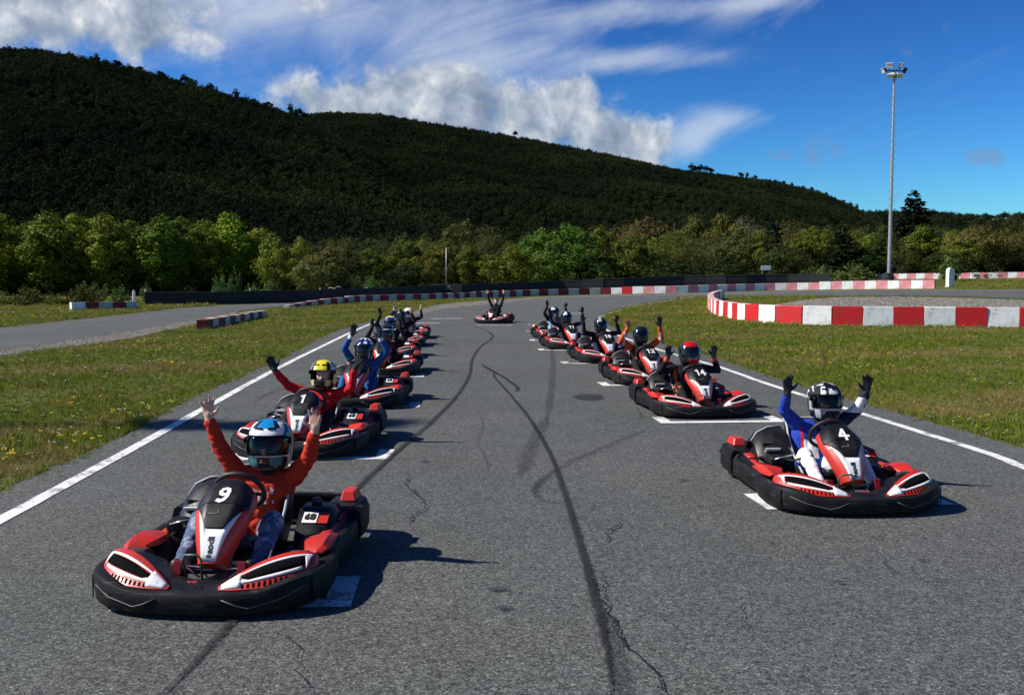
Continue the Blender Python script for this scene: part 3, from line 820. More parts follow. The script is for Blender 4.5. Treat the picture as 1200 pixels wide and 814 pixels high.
row('spruce_tree', [(1067, 224, 172, 84)], [CONIFER[0]], [CTRUNK], DARK, 'tall pointed dark spruce rising above the wood beside the mast', href=12, rref=2.6)
row('conifer_tree', [(637, 246, 190, 40), (790, 254, 178, 24)], [CONIFER[1]], [CTRUNK], DARK, 'dark round pine showing behind the wood', group='pines behind the wood', href=10.5, rref=3.1)
# behind them the wood goes on as one mass, and undergrowth closes its foot
wood = bpy.data.collections.new('wood_tree_kinds')
def unit(me, h, col):
    me = me.copy(); me.materials.clear(); me.materials.append(leaf_mat('wood_leaves', tuple(col[:3]), .15, .5))
    o = bpy.data.objects.new('wood_tree', me); wood.objects.link(o); return o
for me, c in ((BROAD[0], DEEP), (BROAD[2], OLIVE), (BUDDING[0], BROWN), (BUSH[0], DEEP), (BUSH[2], (.05, .065, .018, 1))): unit(me, 1, c)
P, Sc, Pk, Ro = [], [], [], []
for px in np.arange(-520, 1700, 11.0):
    for _ in range(2):
        q = px + random.uniform(-8, 8)
        D = random.uniform(168, 215) if q > 420 else random.uniform(122, 150)
        top = (266 if q < 230 else 280 if q < 420 else 276 if q < 700 else 266) + random.uniform(-4, 12)
        x = (q - 600) / FOC * D; z = zg(x, D)
        P.append((x, D, z)); Sc.append((CAM_H + (326 - top) * D / FOC - z) / 9.2); Pk.append(random.choice([0, 0, 1, 2])); Ro.append(random.uniform(0, 6.28))
for px in np.arange(-520, 1700, 5.0):
    for _ in range(2):
        q = px + random.uniform(-4, 4)
        D = random.uniform(140, 165) if q > 420 else random.uniform(110, 126)
        if q > 880: D += 8
        x = (q - 600) / FOC * D
        P.append((x, D, zg(x, D))); Sc.append(random.uniform(.7, 1.5)); Pk.append(random.choice([3, 4])); Ro.append(random.uniform(0, 6.28))
scatter('woods', P, Sc, Pk, Ro, wood)
# shrubs along the barrier
row('shrub', [(258, 318, 72, 22), (276, 316, 74, 22), (300, 322, 76, 24), (318, 324, 78, 20), (436, 320, 92, 26), (1000, 306, 118, 44), (960, 300, 124, 40), (1110, 296, 122, 40), (1150, 312, 132, 44)], BUSH, None, (.085, .125, .035, 1), 'light green leafy shrub growing up behind the barrier', 'shrub', 'shrubs behind the barriers', href=2.3, rref=1.4)
row('shrub', [(112, 324, 70, 36), (96, 334, 66, 40), (34, 337, 64, 44), (66, 338, 66, 40), (0, 336, 66, 44), (140, 337, 68, 30)], [BUSH[2], BUSH[0]], None, (.085, .11, .02, 1), 'low tangled green bush on the grassy bank below the tall row', 'shrub', 'bushes on the bank', href=2.0, rref=1.6)
row('shrub', [(172, 330, 72, 14)], [BUSH[1]], None, (.12, .13, .04, 1), 'thin pale shrub at the end of the dark barrier', 'shrub', href=2.5, rref=1.1)
row('shrub', [(668, 318, 125, 30), (705, 316, 128, 34), (745, 320, 126, 30), (840, 318, 128, 34), (880, 320, 128, 30)], BUSH, None, (.05, .07, .02, 1), 'dark green undergrowth bush showing over the far barrier', 'shrub', 'undergrowth bushes', href=2.2, rref=1.5)

# ------------------------------------------------------------------ barriers
RED_B = mat('barrier_red', (0.56, 0.012, 0.014), 0.45, dirt=(0.16, 0.03, 0.02), dirt_amt=0.55, dirt_scale=2.6, vary=.12, scale=3, scuff=(.03, .025, .025), scuff_amt=.6)
WHITE_B = mat('barrier_white', (0.78, 0.77, 0.74), 0.5, dirt=(0.30, 0.28, 0.23), dirt_amt=0.5, dirt_scale=2.6, scuff=(.06, .055, .05), scuff_amt=.65)
PINK_B = mat('barrier_faded', (0.60, 0.20, 0.22), 0.6, dirt=(0.70, 0.48, 0.46), dirt_amt=0.6, dirt_scale=2.2, scuff=(.10, .06, .06), scuff_amt=.5)
DRED_B = mat('barrier_dull_shaded_red', (0.19, 0.012, 0.018), 0.7, dirt=(0.06, 0.015, 0.015), dirt_amt=0.6, dirt_scale=2.2)  # dull coat; its dark tone also paints shade on the far barrier
GREY_B = mat('barrier_dull_shaded_white', (0.44, 0.43, 0.40), 0.7, dirt=(0.17, 0.16, 0.14), dirt_amt=0.6, dirt_scale=2.2)  # greyed white: a dull coat, and painted shade on the far barrier
RUBBER = mat('rubber_belt', (0.012, 0.0135, 0.017), 0.8, dirt=(0.035, 0.035, 0.033), dirt_amt=0.5, dirt_scale=1.2)
def walk(pts, step):
    """points at even distance along a smoothed line"""
    P = catmull(pts, 24); out = [P[0]]; acc = 0
    for a, b in zip(P, P[1:]):
        seg = (b - a); seg.z = 0; l = seg.length
        while acc + l >= step:
            k = (step - acc) / l; a = a.lerp(b, k); out.append(a); l -= (step - acc); acc = 0
        acc += l
    return out
def block_mesh(L, H, T=0.36):
    mb = MB()
    mb.box((0, 0, H / 2), (L - .004, T, H), .016, taper=.99)
    mb.box((0, 0, .06), (L * .55, T + .006, .05), .012)            # the slot for a fork near the foot
    return mb
BLK = {}
def block(L, H, m_):
    k = (round(L, 3), round(H, 3), m_.name)
    if k not in BLK: BLK[k] = block_mesh(L, H).mesh('barrier_block', m_)
    return BLK[k]
def barrier(name, pts, L, H0, H1, mats, label, group=None, sink=0.05, cat='barrier', jit=.015, lowstart=False):
    pts = walk([W(p.x, p.y) for p in pts], L)
    c = sum(pts, Vector()) / len(pts)
    e = empty(name, (c.x, c.y, zg(c.x, c.y)))
    n = len(pts) - 1
    for i in range(n):
        a, b = pts[i], pts[i + 1]; m_ = (a + b) / 2; d = b - a
        q = round(4 * i / max(1, n - 1)) / 4
        H = H0 + (H1 - H0) * q
        mt = mats(i, n) if callable(mats) else mats[i % len(mats)]
        o = link_mesh('barrier_block', block(L, H, mt), e, (m_.x - c.x, m_.y - c.y, zg(m_.x, m_.y) - (sink + (.26 * max(0, 1 - i / 7) if lowstart else 0)) - zg(c.x, c.y)))
        o.rotation_euler = (random.uniform(-jit, jit) * 2, -math.atan2(zg(b.x, b.y) - zg(a.x, a.y), d.length), math.atan2(d.y, d.x) + random.uniform(-jit, jit))
    tag(e, label, cat, group)
    return e
barrier('track_barrier', P_([(846, 351.3), (838, 353.5), (832.5, 358), (834, 364), (843, 369.5), (857, 372.8), (872, 375.8), (890, 377.6), (917, 379.4), (960, 380.6), (1000, 381.3), (1100, 382.3), (1200, 383.4), (1330, 385), (1500, 387.5)]), 1.12, .80, .80, [RED_B, WHITE_B],
        'red and white striped block barrier bending along the grass beside the last bend')
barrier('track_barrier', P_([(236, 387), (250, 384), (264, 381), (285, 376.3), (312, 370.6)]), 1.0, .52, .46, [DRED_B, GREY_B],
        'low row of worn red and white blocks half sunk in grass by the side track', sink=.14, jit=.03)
FARB = P_([(336, 361.2), (362, 358.8), (390, 356.9), (430, 354.3), (470, 352.8), (510, 351.4), (560, 349.3), (620, 347), (700, 344.8), (800, 343), (900, 340.2), (1000, 338.7), (1110, 338)])
barrier('track_barrier', FARB, 1.12, .52, .86, lambda i, n: (GREY_B if i % 2 == 0 else DRED_B) if i < n * .60 else ((WHITE_B if i % 2 == 0 else (RED_B if i < n * .64 else PINK_B))),  # first stretch uses the darkened pair, shade put into its colour
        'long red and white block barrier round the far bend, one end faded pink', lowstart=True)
barrier('track_barrier', P_([(1024, 327.2), (1060, 326.8), (1100, 326.4), (1150, 326), (1200, 325.4), (1300, 325)]), 1.12, .78, .78, lambda i, n: WHITE_B if i % 2 else (RED_B if i == 18 else PINK_B),
        'farther faded pink and white block barrier across the grass behind the floodlight mast')
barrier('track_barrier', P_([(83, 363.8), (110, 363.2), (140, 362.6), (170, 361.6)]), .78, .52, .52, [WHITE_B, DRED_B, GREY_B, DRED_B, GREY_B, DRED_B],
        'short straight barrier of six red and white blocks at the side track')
# dark belt fence
def fence():
    spec = [(170, 357.4, .93), (240, 356.8, .95), (300, 355.9, .98), (350, 354.8, 1.0), (400, 353.4, 1.03), (480, 350.2, 1.18), (560, 346.4, 1.33), (640, 344.0, 1.5), (720, 342.3, 1.66), (800, 340.3, 1.82), (860, 339, 1.72), (920, 337.5, 1.62), (985, 336.6, 1.5)]
    pts = [at(a, b) for a, b, _ in spec]
    pts = [p + Vector((p.x, p.y, 0)).normalized() * (0.0 if i < 4 else 2.2) for i, p in enumerate(pts)]
    P = walk([W(p.x, p.y) for p in pts], 2.4)
    e = empty('belt_fence', (P[0].x, P[0].y, P[0].z))
    n = len(P) - 1
    xs = [p.x for p in pts]
    for i in range(n):
        a, b = P[i], P[i + 1]; d = b - a
        H = np.interp(a.x, xs, [s_[2] for s_ in spec]) + random.uniform(-.025, .025)
        mb = MB(); mb.box((0, 0, H / 2), (d.length + .03, .10, H), .02)
        mb.box((0, -.056, H * .52), (d.length + .02, .02, .05), .006); mb.box((0, -.056, H * .93), (d.length + .02, .02, .06), .006)
        o = mb.build('belt_panel', RUBBER, e, Vector(((a.x + b.x) / 2, (a.y + b.y) / 2, min(zg(a.x, a.y), zg(b.x, b.y)) - .04)) - e.location)
        o.rotation_euler = (random.uniform(-.02, .02), 0, math.atan2(d.y, d.x) + random.uniform(-.012, .012))
    pm = MB().tube([(0, 0, 0), (0, 0, 1.16)], .05, 7).mesh('fence_post', mat('grey_post', (.25, .25, .24), .7))
    for i in range(0, n, 3):
        link_mesh('post', pm, e, P[i] + Vector((0, .16, -.05)) - e.location)
    tag(e, 'long dark rubber belt fence running behind the side track and the far bend', 'fence')
    return P
FP = fence()
# things along the fence
def nearest(px):
    return min(FP, key=lambda p: abs(600 + FOC * p.x / p.y - px))
p = nearest(174)
e = empty('marker_post', p + Vector((-.75, .0, -.02)))
MB().box((0, 0, .52), (.22, .2, .96), .06, taper=.8).build('post_body', WHITE_B, e)
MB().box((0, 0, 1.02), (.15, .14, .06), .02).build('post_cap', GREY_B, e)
tag(e, 'small white post at the near end of the dark belt fence', 'post')
p = nearest(391)
mb = MB()
vs = [(-.5 + k * .125, y, .045 * math.sin(k * 1.3) + (.10 if k > 4 else .02) + z) for z in (0, .03) for y in (-.16, .16) for k in range(9)]
fs = []
for k in range(8):
    fs += [[k, k + 1, 9 + k + 1, 9 + k], [18 + k, 27 + k, 27 + k + 1, 18 + k + 1], [k, 18 + k, 19 + k, k + 1], [9 + k, 10 + k, 28 + k, 27 + k]]
fs += [[0, 9, 27, 18], [8, 26, 35, 17]]
tag(mb.add(vs, fs).build('plastic_sheet', WHITE_B, None, (p.x, p.y, p.z + 1.03)), 'crumpled white sheet lying on top of the dark belt fence', 'sheet')
# small dark sign with pale letters and the thin pole behind it
p = nearest(527)
e = empty('advertising_sign', (p.x, p.y - .45, p.z), -.16)
BLACKM = mat('black_board', (.010, .010, .012), .5)
MB().box((0, 0, .86), (3.1, .05, .86), .01).build('board', BLACKM, e)
for sx in (-1.3, 1.3): MB().box((sx, .04, .45), (.07, .07, .95), .01).build('leg', BLACKM, e)
def text_mesh(txt, size, off=0.0, ext=0.004, shear=0.0, res=4, sx=1.0):
    cu = bpy.data.curves.new('lettering', 'FONT')
    cu.body = txt; cu.size = size; cu.offset = off; cu.extrude = ext; cu.shear = shear; cu.resolution_u = res
    cu.align_x = 'CENTER'; cu.align_y = 'CENTER'
    o = bpy.data.objects.new('lettering', cu); COL.objects.link(o)
    bpy.context.view_layer.update()
    me = bpy.data.meshes.new_from_object(o.evaluated_get(bpy.context.evaluated_depsgraph_get()))
    bpy.data.objects.remove(o); bpy.data.curves.remove(cu)
    return me
def flat_text(txt, size, material, parent, loc, rot, off=0.0, shear=0.0, name='lettering', sx=1.0):
    me = text_mesh(txt, size, off, .004, shear)
    me.materials.clear(); me.materials.append(material)
    o = bpy.data.objects.new(name, me); COL.objects.link(o)
    o.parent = parent; o.location = loc; o.rotation_euler = rot; o.scale = (sx, 1, 1)
    return o
flat_text('UNIL', .62, mat('sign_grey', (.20, .22, .25), .6), e, (-.15, -.032, .88), (math.pi / 2, 0, 0), .012)
tag(e, 'low black sign with grey letters standing before the belt fence', 'sign')
p = at(523, 343)
p = W(p.x * 1.04, p.y * 1.04)
e = empty('thin_pole', p)
POLE_M = mat('galvanised', (.42, .43, .44), .45, .6, dirt=(.24, .24, .24), dirt_amt=.4, dirt_scale=2)
MB().tube([(0, 0, -.2), (0, 0, 3), (.02, 0, 5.9)], [.06, .055, .045], 8).build('shaft', POLE_M, e)
MB().box((0, 0, 5.92), (.11, .11, .05), .01).build('cap', POLE_M, e)
MB().box((0, 0, .05), (.4, .4, .16), .03).build('foot', mat('concrete', (.33, .32, .30), .9, vary=.2), e)
tag(e, 'thin bare grey pole standing up behind the small black sign', 'pole')
p = nearest(902)
e = empty('white_sign', (p.x, p.y + .5, p.z))
MB().box((0, 0, 2.35), (1.15, .04, .52), .01).build('board', WHITE_B, e)
MB().box((0, .03, 2.31), (.16, .09, .16), .01).build('bracket', BLACKM, e)
for sx in (-.4, .4): MB().box((sx, .06, 1.15), (.06, .06, 2.3), .008).build('leg', POLE_M, e)
tag(e, 'small blank white sign above the dark fence in front of the conifers', 'sign')
# rounded white bollard behind the barrier end
p = at(1113, 337.4); p = W(p.x * 1.035, p.y * 1.035)
e = empty('bollard', p, .25)
prof = [(.31 * math.cos(q), .31 * math.sin(q)) for q in np.linspace(0, math.pi, 13)]
ring = lambda y: [(-.31, y, 0.0), (.31, y, 0.0)] + [(x, y, 1.62 + z) for x, z in prof]
MB().rings([ring(-.24), ring(-.22), ring(.22), ring(.24)], True, (True, True)).build('body', WHITE_B, e, angle=40)
mb = MB(); mb.box((.315, 0, .85), (.012, .34, 1.4), .004, mi=0); mb.build('side_plate', mat('dark_plate', (.03, .035, .035), .5), e)
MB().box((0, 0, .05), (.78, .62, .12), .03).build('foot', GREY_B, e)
tag(e, 'tall rounded white bollard with one dark side at the end of the pink-faded barrier', 'bollard')

# ------------------------------------------------------------------ floodlight masts
def mast_meshes():
    H = 25.1
    n = 60
    shaft = MB()
    pts = [(0, 0, -.3 + (H + .3) * k / n) for k in range(n + 1)]
    rs = [.235 - .115 * k / n for k in range(n + 1)]
    shaft.tube(pts, rs, 14)
    rungs = MB()
    for k in range(int(H / .42)):
        z = 1.8 + k * .42
        if z > H - .5: break
        r = .235 - .115 * z / H; s_ = 1 if k % 2 else -1
        rungs.box((s_ * (r + .08), -r * .5, z), (.16, .035, .035))
    rungs.box((0.0, -.235, H / 2 + 1), (.05, .05, H - 2.2))
    pad = []
    for k in range(4):
        m_ = MB(); z = .17 + k * .335
        m_.lathe([(.30, z - .13), (.47, z - .155), (.54, z - .09), (.555, z), (.54, z + .09), (.47, z + .155), (.30, z + .13)], n=22, closed_prof=False)
        pad.append(m_)
    return H, shaft, rungs, pad
MAST_H, SHAFT, RUNGS, PADS = mast_meshes()
STEEL = mat('mast_steel', (.36, .37, .38), .42, .55, dirt=(.25, .25, .25), dirt_amt=.6, dirt_scale=1.2)
LAMP_BODY = mat('lamp_housing', (.045, .048, .05), .5, .2)
LAMP_CAP = mat('lamp_reflector', (.80, .81, .82), .25, .35)
TYRE_M = mat('tyre_rubber', (.016, .016, .017), .8, dirt=(.05, .048, .044), dirt_amt=.4, dirt_scale=3)
me_shaft, me_rungs = SHAFT.mesh('shaft', STEEL), RUNGS.mesh('ladder', STEEL)
me_pads = [m_.mesh('base_tyre', TYRE_M) for m_ in PADS]
bar = MB(); bar.box((0, 0, 0), (2.3, .12, .12), .01); bar.box((0, 0, -.55), (1.6, .10, .10), .01); bar.box((0, 0, .0), (.12, 1.6, .10), .01); bar.box((-.62, 0, .26), (.06, .06, .5)); bar.box((.62, 0, .26), (.06, .06, .5))
me_bar = bar.mesh('crossbar', LAMP_BODY)
lb = MB(); lb.box((0, 0, 0), (.80, .26, .58), .06, taper=.9)
me_lamp = lb.mesh('floodlight', LAMP_BODY)
lv = MB(); lv.box((0, -.15, 0), (.75, .06, .53), .02); lv.box((0, -.02, .32), (.80, .42, .05), .015)
me_visor = lv.mesh('visor', LAMP_CAP)
def mast(x, y, label):
    e = empty('floodlight_mast', W(x, y))
    link_mesh('shaft', me_shaft, e); link_mesh('ladder', me_rungs, e)
    for m_ in me_pads: link_mesh('base_tyre', m_, e, rz=random.uniform(0, 6), loc=(random.uniform(-.03, .03), random.uniform(-.03, .03), 0))
    link_mesh('crossbar', me_bar, e, (0, 0, MAST_H))
    for (lx, ly, lz, rz, tilt) in [(-.62, -.1, .55, -.45, .35), (.66, -.1, .55, 1.05, .5), (-1.2, 0, .02, -1.5, .45), (1.2, .05, .0, 1.6, .4), (-.5, -.15, -.58, -.2, .85), (.5, -.2, -.60, .2, .7)]:
        l = link_mesh('floodlight', me_lamp, e, (lx, ly, MAST_H + lz)); l.rotation_euler = (tilt, 0, rz)
        link_mesh('visor', me_visor, l)
    tag(e, label, 'floodlight mast')
    return e
mast(45.2, 118.0, 'tall grey floodlight mast with six lamps and a black tyre-clad foot')
mast(-31.9, 10.35, 'floodlight mast standing off beside the side track, seen only by its shadow')

# ------------------------------------------------------------------ meadow
def blades(seed, n, h, r, wd, lean, flat=0.0):
    rng = np.random.default_rng(seed); mb = MB()
    for i in range(n):
        q = rng.uniform(0, 6.28); d = r * math.sqrt(rng.uniform()); x, y = d * math.cos(q), d * math.sin(q)
        hh = h * rng.uniform(.45, 1.1); b = rng.uniform(0, 6.28); l = lean * hh * rng.uniform(.3, 1.4)
        wx, wy = -math.sin(b) * wd * .5, math.cos(b) * wd * .5
        ex, ey = math.cos(b) * l, math.sin(b) * l
        v = [(x - wx, y - wy, -.01), (x + wx, y + wy, -.01), (x + ex * .4 - wx * .9, y + ey * .4 - wy * .9, hh * .6), (x + ex * .4 + wx * .9, y + ey * .4 + wy * .9, hh * .6), (x + ex, y + ey, hh * (1 - flat * .4))]
        mb.add(v, [[0, 1, 3, 2], [2, 3, 4]], 0)
    return mb
def flower(mb, rng, h, r, n, size):
    for i in range(n):
        q = rng.uniform(0, 6.28); d = r * rng.uniform(); x, y = d * math.cos(q), d * math.sin(q); z = h * rng.uniform(.8, 1.25)
        mb.add([(x - .0015, y, 0), (x + .0015, y, 0), (x + .0015, y, z), (x - .0015, y, z)], [[0, 1, 2, 3]], 0)
        pts = [(x, y, z + size * .35)] + [(x + size * .5 * math.cos(a), y + size * .5 * math.sin(a), z + .002 * (k % 2)) for k, a in enumerate(np.linspace(0, 6.28, 9)[:-1])]
        mb.add(pts, [[0, k + 1, (k + 1) % 8 + 1] for k in range(8)], 1)
G1 = leaf_mat('grass_green', (.135, .185, .018), .3, .7); G2 = leaf_mat('grass_deep', (.088, .135, .015), .3, .7)
G3 = leaf_mat('grass_dry', (.20, .165, .058), .25, .7); G4 = leaf_mat('weed_green', (.095, .150, .026), .25, .5); G5 = leaf_mat('grass_yellowish', (.20, .195, .024), .3, .6)
YEL = mat('petal_yellow', (.72, .52, .02), .6); WHI = mat('petal_white', (.74, .74, .70), .6)
meadow = bpy.data.collections.new('meadow_kinds')
def mk(nm, mb, mats): meadow.objects.link(bpy.data.objects.new(nm, mb.mesh(nm, mats)))
rg = np.random.default_rng(5)
mk('a_tuft', blades(1, 17, .11, .055, .0065, .55), G1)
mk('b_tuft', blades(2, 17, .12, .06, .0065, .6), G2)
mk('c_tuft', blades(3, 13, .13, .06, .005, .8), G3)
mk('d_weed', blades(4, 9, .075, .045, .022, 1.3, 1.0), G4)
mk('e_tuft', blades(5, 15, .10, .055, .0065, .6), G5)
f = blades(6, 12, .09, .06, .006, .6); flower(f, rg, .11, .05, 4, .026); mk('f_flower', f, [G1, YEL])
f = blades(7, 12, .08, .06, .006, .6); flower(f, rg, .09, .05, 3, .020); mk('g_flower', f, [G2, WHI])
f = blades(8, 10, .26, .05, .006, .45); mk('h_tall', f, G5)

def poly_px(pts): return np.array([(q.x, q.y) for q in P_(pts)])
def inside(poly, x, y):
    c = np.zeros(len(x), bool); n = len(poly); j = n - 1
    for i in range(n):
        xi, yi = poly[i]; xj, yj = poly[j]
        k = ((yi > y) != (yj > y)) & (x < (xj - xi) * (y - yi) / (yj - yi + 1e-12) + xi)
        c ^= k; j = i
    return c
def field(x, y, s, seed):
    r = np.random.default_rng(seed); v = 0
    for k in range(5):
        a = r.uniform(0, 6.28); f_ = s * (1.0 + .75 * k); v = v + np.sin((x * math.cos(a) + y * math.sin(a)) * f_ + r.uniform(0, 6.28)) / (1 + .35 * k)
    return v / 2.2
GP, GS, GK, GR = [], [], [], []
def sow(poly, n0, seed, near=13.0, sc=(.6, 1.15), ref=260, cap=None, grow=.012, yellow=1.0, tall=0.0):
    r = np.random.default_rng(seed)
    lo, hi = poly.min(0), poly.max(0)
    area = (hi[0] - lo[0]) * (hi[1] - lo[1]); n = int(area * ref)
    n = min(n, 4_000_000)
    x, y = r.uniform(lo[0], hi[0], n), r.uniform(lo[1], hi[1], n)
    d = np.hypot(x, y)
    k = (r.uniform(size=n) < np.minimum(1, (near / d) ** 1.25)) & inside(poly, x, y)
    x, y, d = x[k], y[k], d[k]
    bare = field(x, y, 1.7, seed + 1) + r.normal(size=len(x)) * .35
    k = bare > -.95; x, y, d = x[k], y[k], d[k]
    dry = field(x, y, .7, 77) + .45 * field(x, y, 3.1, 78) + r.normal(size=len(x)) * .45
    hgt = field(x, y, 1.1, 79)
    yl = field(x, y, .45, 80) + r.normal(size=len(x)) * .35
    u = r.uniform(size=len(x))
    kind = np.where(dry > .42, 2, np.where(u < .30, 0, np.where(u < .56, 1, np.where(u < .78, 4, 3))))
    kind = np.where((u > .955) & (yl > .25), 5, kind); kind = np.where((u > .985), 6, kind)
    kind = np.where((u < .012 + tall) & (hgt > .1), 7, kind)
    s = .62 * r.uniform(sc[0], sc[1], len(x)) * (1 + .35 * hgt) * (1 + grow * d)
    z = [zg(a, b) for a, b in zip(x, y)]
    GP.append(np.stack([x, y, np.array(z)], 1)); GS.append(s); GK.append(kind); GR.append(r.uniform(0, 6.28, len(x)))
left_poly = np.vstack([[[-17, 1.0], [-3.95, 1.0]], poly_px([(0, 577.5), (140, 512.5), (238, 459.5), (300, 434.5), (345, 412.5), (390, 389.5), (425, 378.5), (446, 375.5), (470, 369), (490, 363), (510, 357.5), (535, 354.7), (570, 352),
        (620, 349.2), (560, 349.8), (470, 353), (385, 356.8), (330, 360.3), (285, 367.5), (240, 378.3), (190, 389.5), (130, 402), (60, 411), (0, 419.5), (-160, 452), (-420, 500)])])
right_poly = np.vstack([[[14, 5], [6.3, 5]], poly_px([(1200, 524), (1025, 476), (900, 440), (840, 419), (800, 408), (765, 399), (725, 385), (713, 378.5), (707, 373), (711, 368), (723, 363.5), (736, 360.3), (756, 356), (776, 352.5), (801, 348.8), (832, 347.6),
        (840, 352), (831, 358), (833, 365), (842, 370), (857, 373.4), (872, 376.4), (917, 380), (1000, 382), (1200, 384), (1330, 386), (1500, 388.5)])])
isl = poly_px([(848, 350), (880, 348), (930, 347.6), (1000, 347.4), (1120, 348), (1060, 347.9), (985, 348.4), (945, 351.2), (912, 356), (905, 358), (950, 360.7), (1060, 362.4), (1320, 365), (1320, 382), (1100, 380.5), (1000, 379.5), (917, 377.5), (880, 375), (850, 369), (838, 362), (836, 356)])
bank = poly_px([(-420, 428), (-160, 400), (0, 384), (60, 377.5), (130, 370), (170, 365.5), (215, 360.5), (260, 358), (170, 357.6), (165, 352), (80, 350), (-420, 354)])
far_r = poly_px([(1120, 339.5), (1320, 339), (1320, 327), (1024, 328.5), (1024, 333), (1117, 336)])
sow(left_poly, 0, 1); sow(right_poly, 0, 2); sow(isl, 0, 3, sc=(.8, 1.4)); sow(bank, 0, 4, sc=(.8, 1.5), tall=.02); sow(far_r, 0, 6, sc=(.7, 1.2), near=9)
# ragged rim where the grass creeps over the asphalt
def rim(edge, side, seed, y0, y1):
    r = np.random.default_rng(seed); P = catmull(edge, 60); out = []
    for a, b in zip(P, P[1:]):
        if not (y0 < a.y < y1): continue
        t = (b - a); t.z = 0; l = t.length
        if l < 1e-5: continue
        t.normalize(); nn = Vector((-t.y, t.x, 0)) * side
        for _ in range(max(1, int(l * 26 * min(1, 14 / a.y)))):
            p = a.lerp(b, r.uniform()) + nn * r.normal() * .07
            out.append((p.x, p.y, zg(p.x, p.y)))
    out = np.array(out); n = len(out)
    GP.append(out); GS.append(.7 * r.uniform(.4, .95, n) * (1 + .012 * out[:, 1])); GK.append(r.choice([0, 1, 2, 2, 4, 3], n)); GR.append(r.uniform(0, 6.28, n))
rim(L_EDGE, 1, 11, 2, 45); rim(R_EDGE, -1, 12, 4, 70)
scatter('grass', np.vstack(GP), np.concatenate(GS), np.concatenate(GK), np.concatenate(GR), meadow)
# loose pale stones along the right rim of the asphalt and on the gravel
peb = bpy.data.collections.new('stone_kinds')
STONE = mat('loose_stone', (.26, .24, .215), .9, vary=.5, scale=40)
for i in range(3):
    bm = bmesh.new(); bmesh.ops.create_icosphere(bm, subdivisions=1, radius=.5); r_ = random.Random(i)
    for v in bm.verts: v.co *= r_.uniform(.7, 1.2); v.co.z *= .6
    me = bpy.data.meshes.new('stone'); bm.to_mesh(me); bm.free(); me.materials.append(STONE); peb.objects.link(bpy.data.objects.new('stone', me))
r_ = np.random.default_rng(9); STP, SS = [], []
for edge, y0, y1, m_ in ((R_EDGE, 5, 26, 12), (L_EDGE, 3, 22, 5)):
    P = catmull(edge, 40)
    for a, b in zip(P, P[1:]):
        if y0 < a.y < y1:
            for _ in range(int((b - a).length * m_ + r_.uniform())):
                p = a.lerp(b, r_.uniform()); STP.append((p.x + r_.normal() * .14, p.y + r_.normal() * .14, zg(p.x, p.y) + .008)); SS.append(.012 + .035 * r_.uniform() ** 3)
gpoly = poly_px([(0, 419), (0, 411), (60, 402), (130, 392), (190, 382), (240, 372), (275, 366), (275, 370), (235, 380.5), (190, 391), (130, 402), (60, 411)])
gpoly2 = poly_px([(905, 358), (950, 360.5), (1060, 362), (1200, 363), (1200, 352), (1060, 348.2), (985, 348.6), (945, 351.5)])
gpoly3 = poly_px([(446, 376), (470, 369.5), (490, 363.5), (535, 355), (620, 349.3), (740, 345.4), (760, 346), (643, 348.8), (595, 354), (528, 361), (496, 367.5), (460, 372)])
for gp, n, hi_ in ((gpoly, 1600, .06), (gpoly2, 6000, .16), (gpoly3, 3500, .12)):
    lo, up = gp.min(0), gp.max(0); x, y = r_.uniform(lo[0], up[0], n * 4), r_.uniform(lo[1], up[1], n * 4); k = inside(gp, x, y)
    for a, b in list(zip(x[k], y[k]))[:n]: STP.append((a, b, zg(a, b) + .02)); SS.append(.02 + hi_ * r_.uniform() ** 3)
scatter('loose_stones', STP, SS, r_.integers(0, 3, len(STP)), r_.uniform(0, 6.28, len(STP)), peb)

# ------------------------------------------------------------------ go-karts (local: +Y forward, +X the driver's right)
BLK_P = mat('black_plastic', (.0065, .0065, .007), .55, dirt=(.020, .0195, .018), dirt_amt=.5, dirt_scale=9, spec=.2, bump=.25, bump_scale=35, scuff=(.075, .073, .070), scuff_amt=.55)
BLK_S = mat('black_shell', (.0065, .0065, .0075), .40, dirt=(.022, .022, .022), dirt_amt=.4, dirt_scale=9, spec=.3)
RED_P = mat('red_plastic', (.56, .024, .013), .42, dirt=(.16, .014, .010), dirt_amt=.55, dirt_scale=11, coat=.12, fade=.16, scuff=(.10, .02, .018), scuff_amt=.5)
WHT_P = mat('white_decal', (.78, .78, .77), .42, dirt=(.45, .44, .42), dirt_amt=.35, dirt_scale=9)
DRK_P = mat('dark_recess', (.004, .004, .004), .9, spec=.05)
GRY_P = mat('grey_edge', (.36, .36, .37), .5)
DGRY_P = mat('dull_grey_edge', (.09, .09, .092), .5)
CHROME = mat('bare_steel', (.48, .48, .50), .3, .85)
GREEN_T = mat('green_tube', (.035, .10, .045), .45, .2)
FRAME_T = mat('frame_tube', (.03, .03, .032), .4, .3)
REDMET = mat('red_metal', (.22, .012, .018), .35, .4)
SEATM = mat('seat_shell', (.016, .016, .017), .4)
SILVER = mat('engine_alloy', (.22, .22, .225), .42, .7, vary=.3, scale=30)

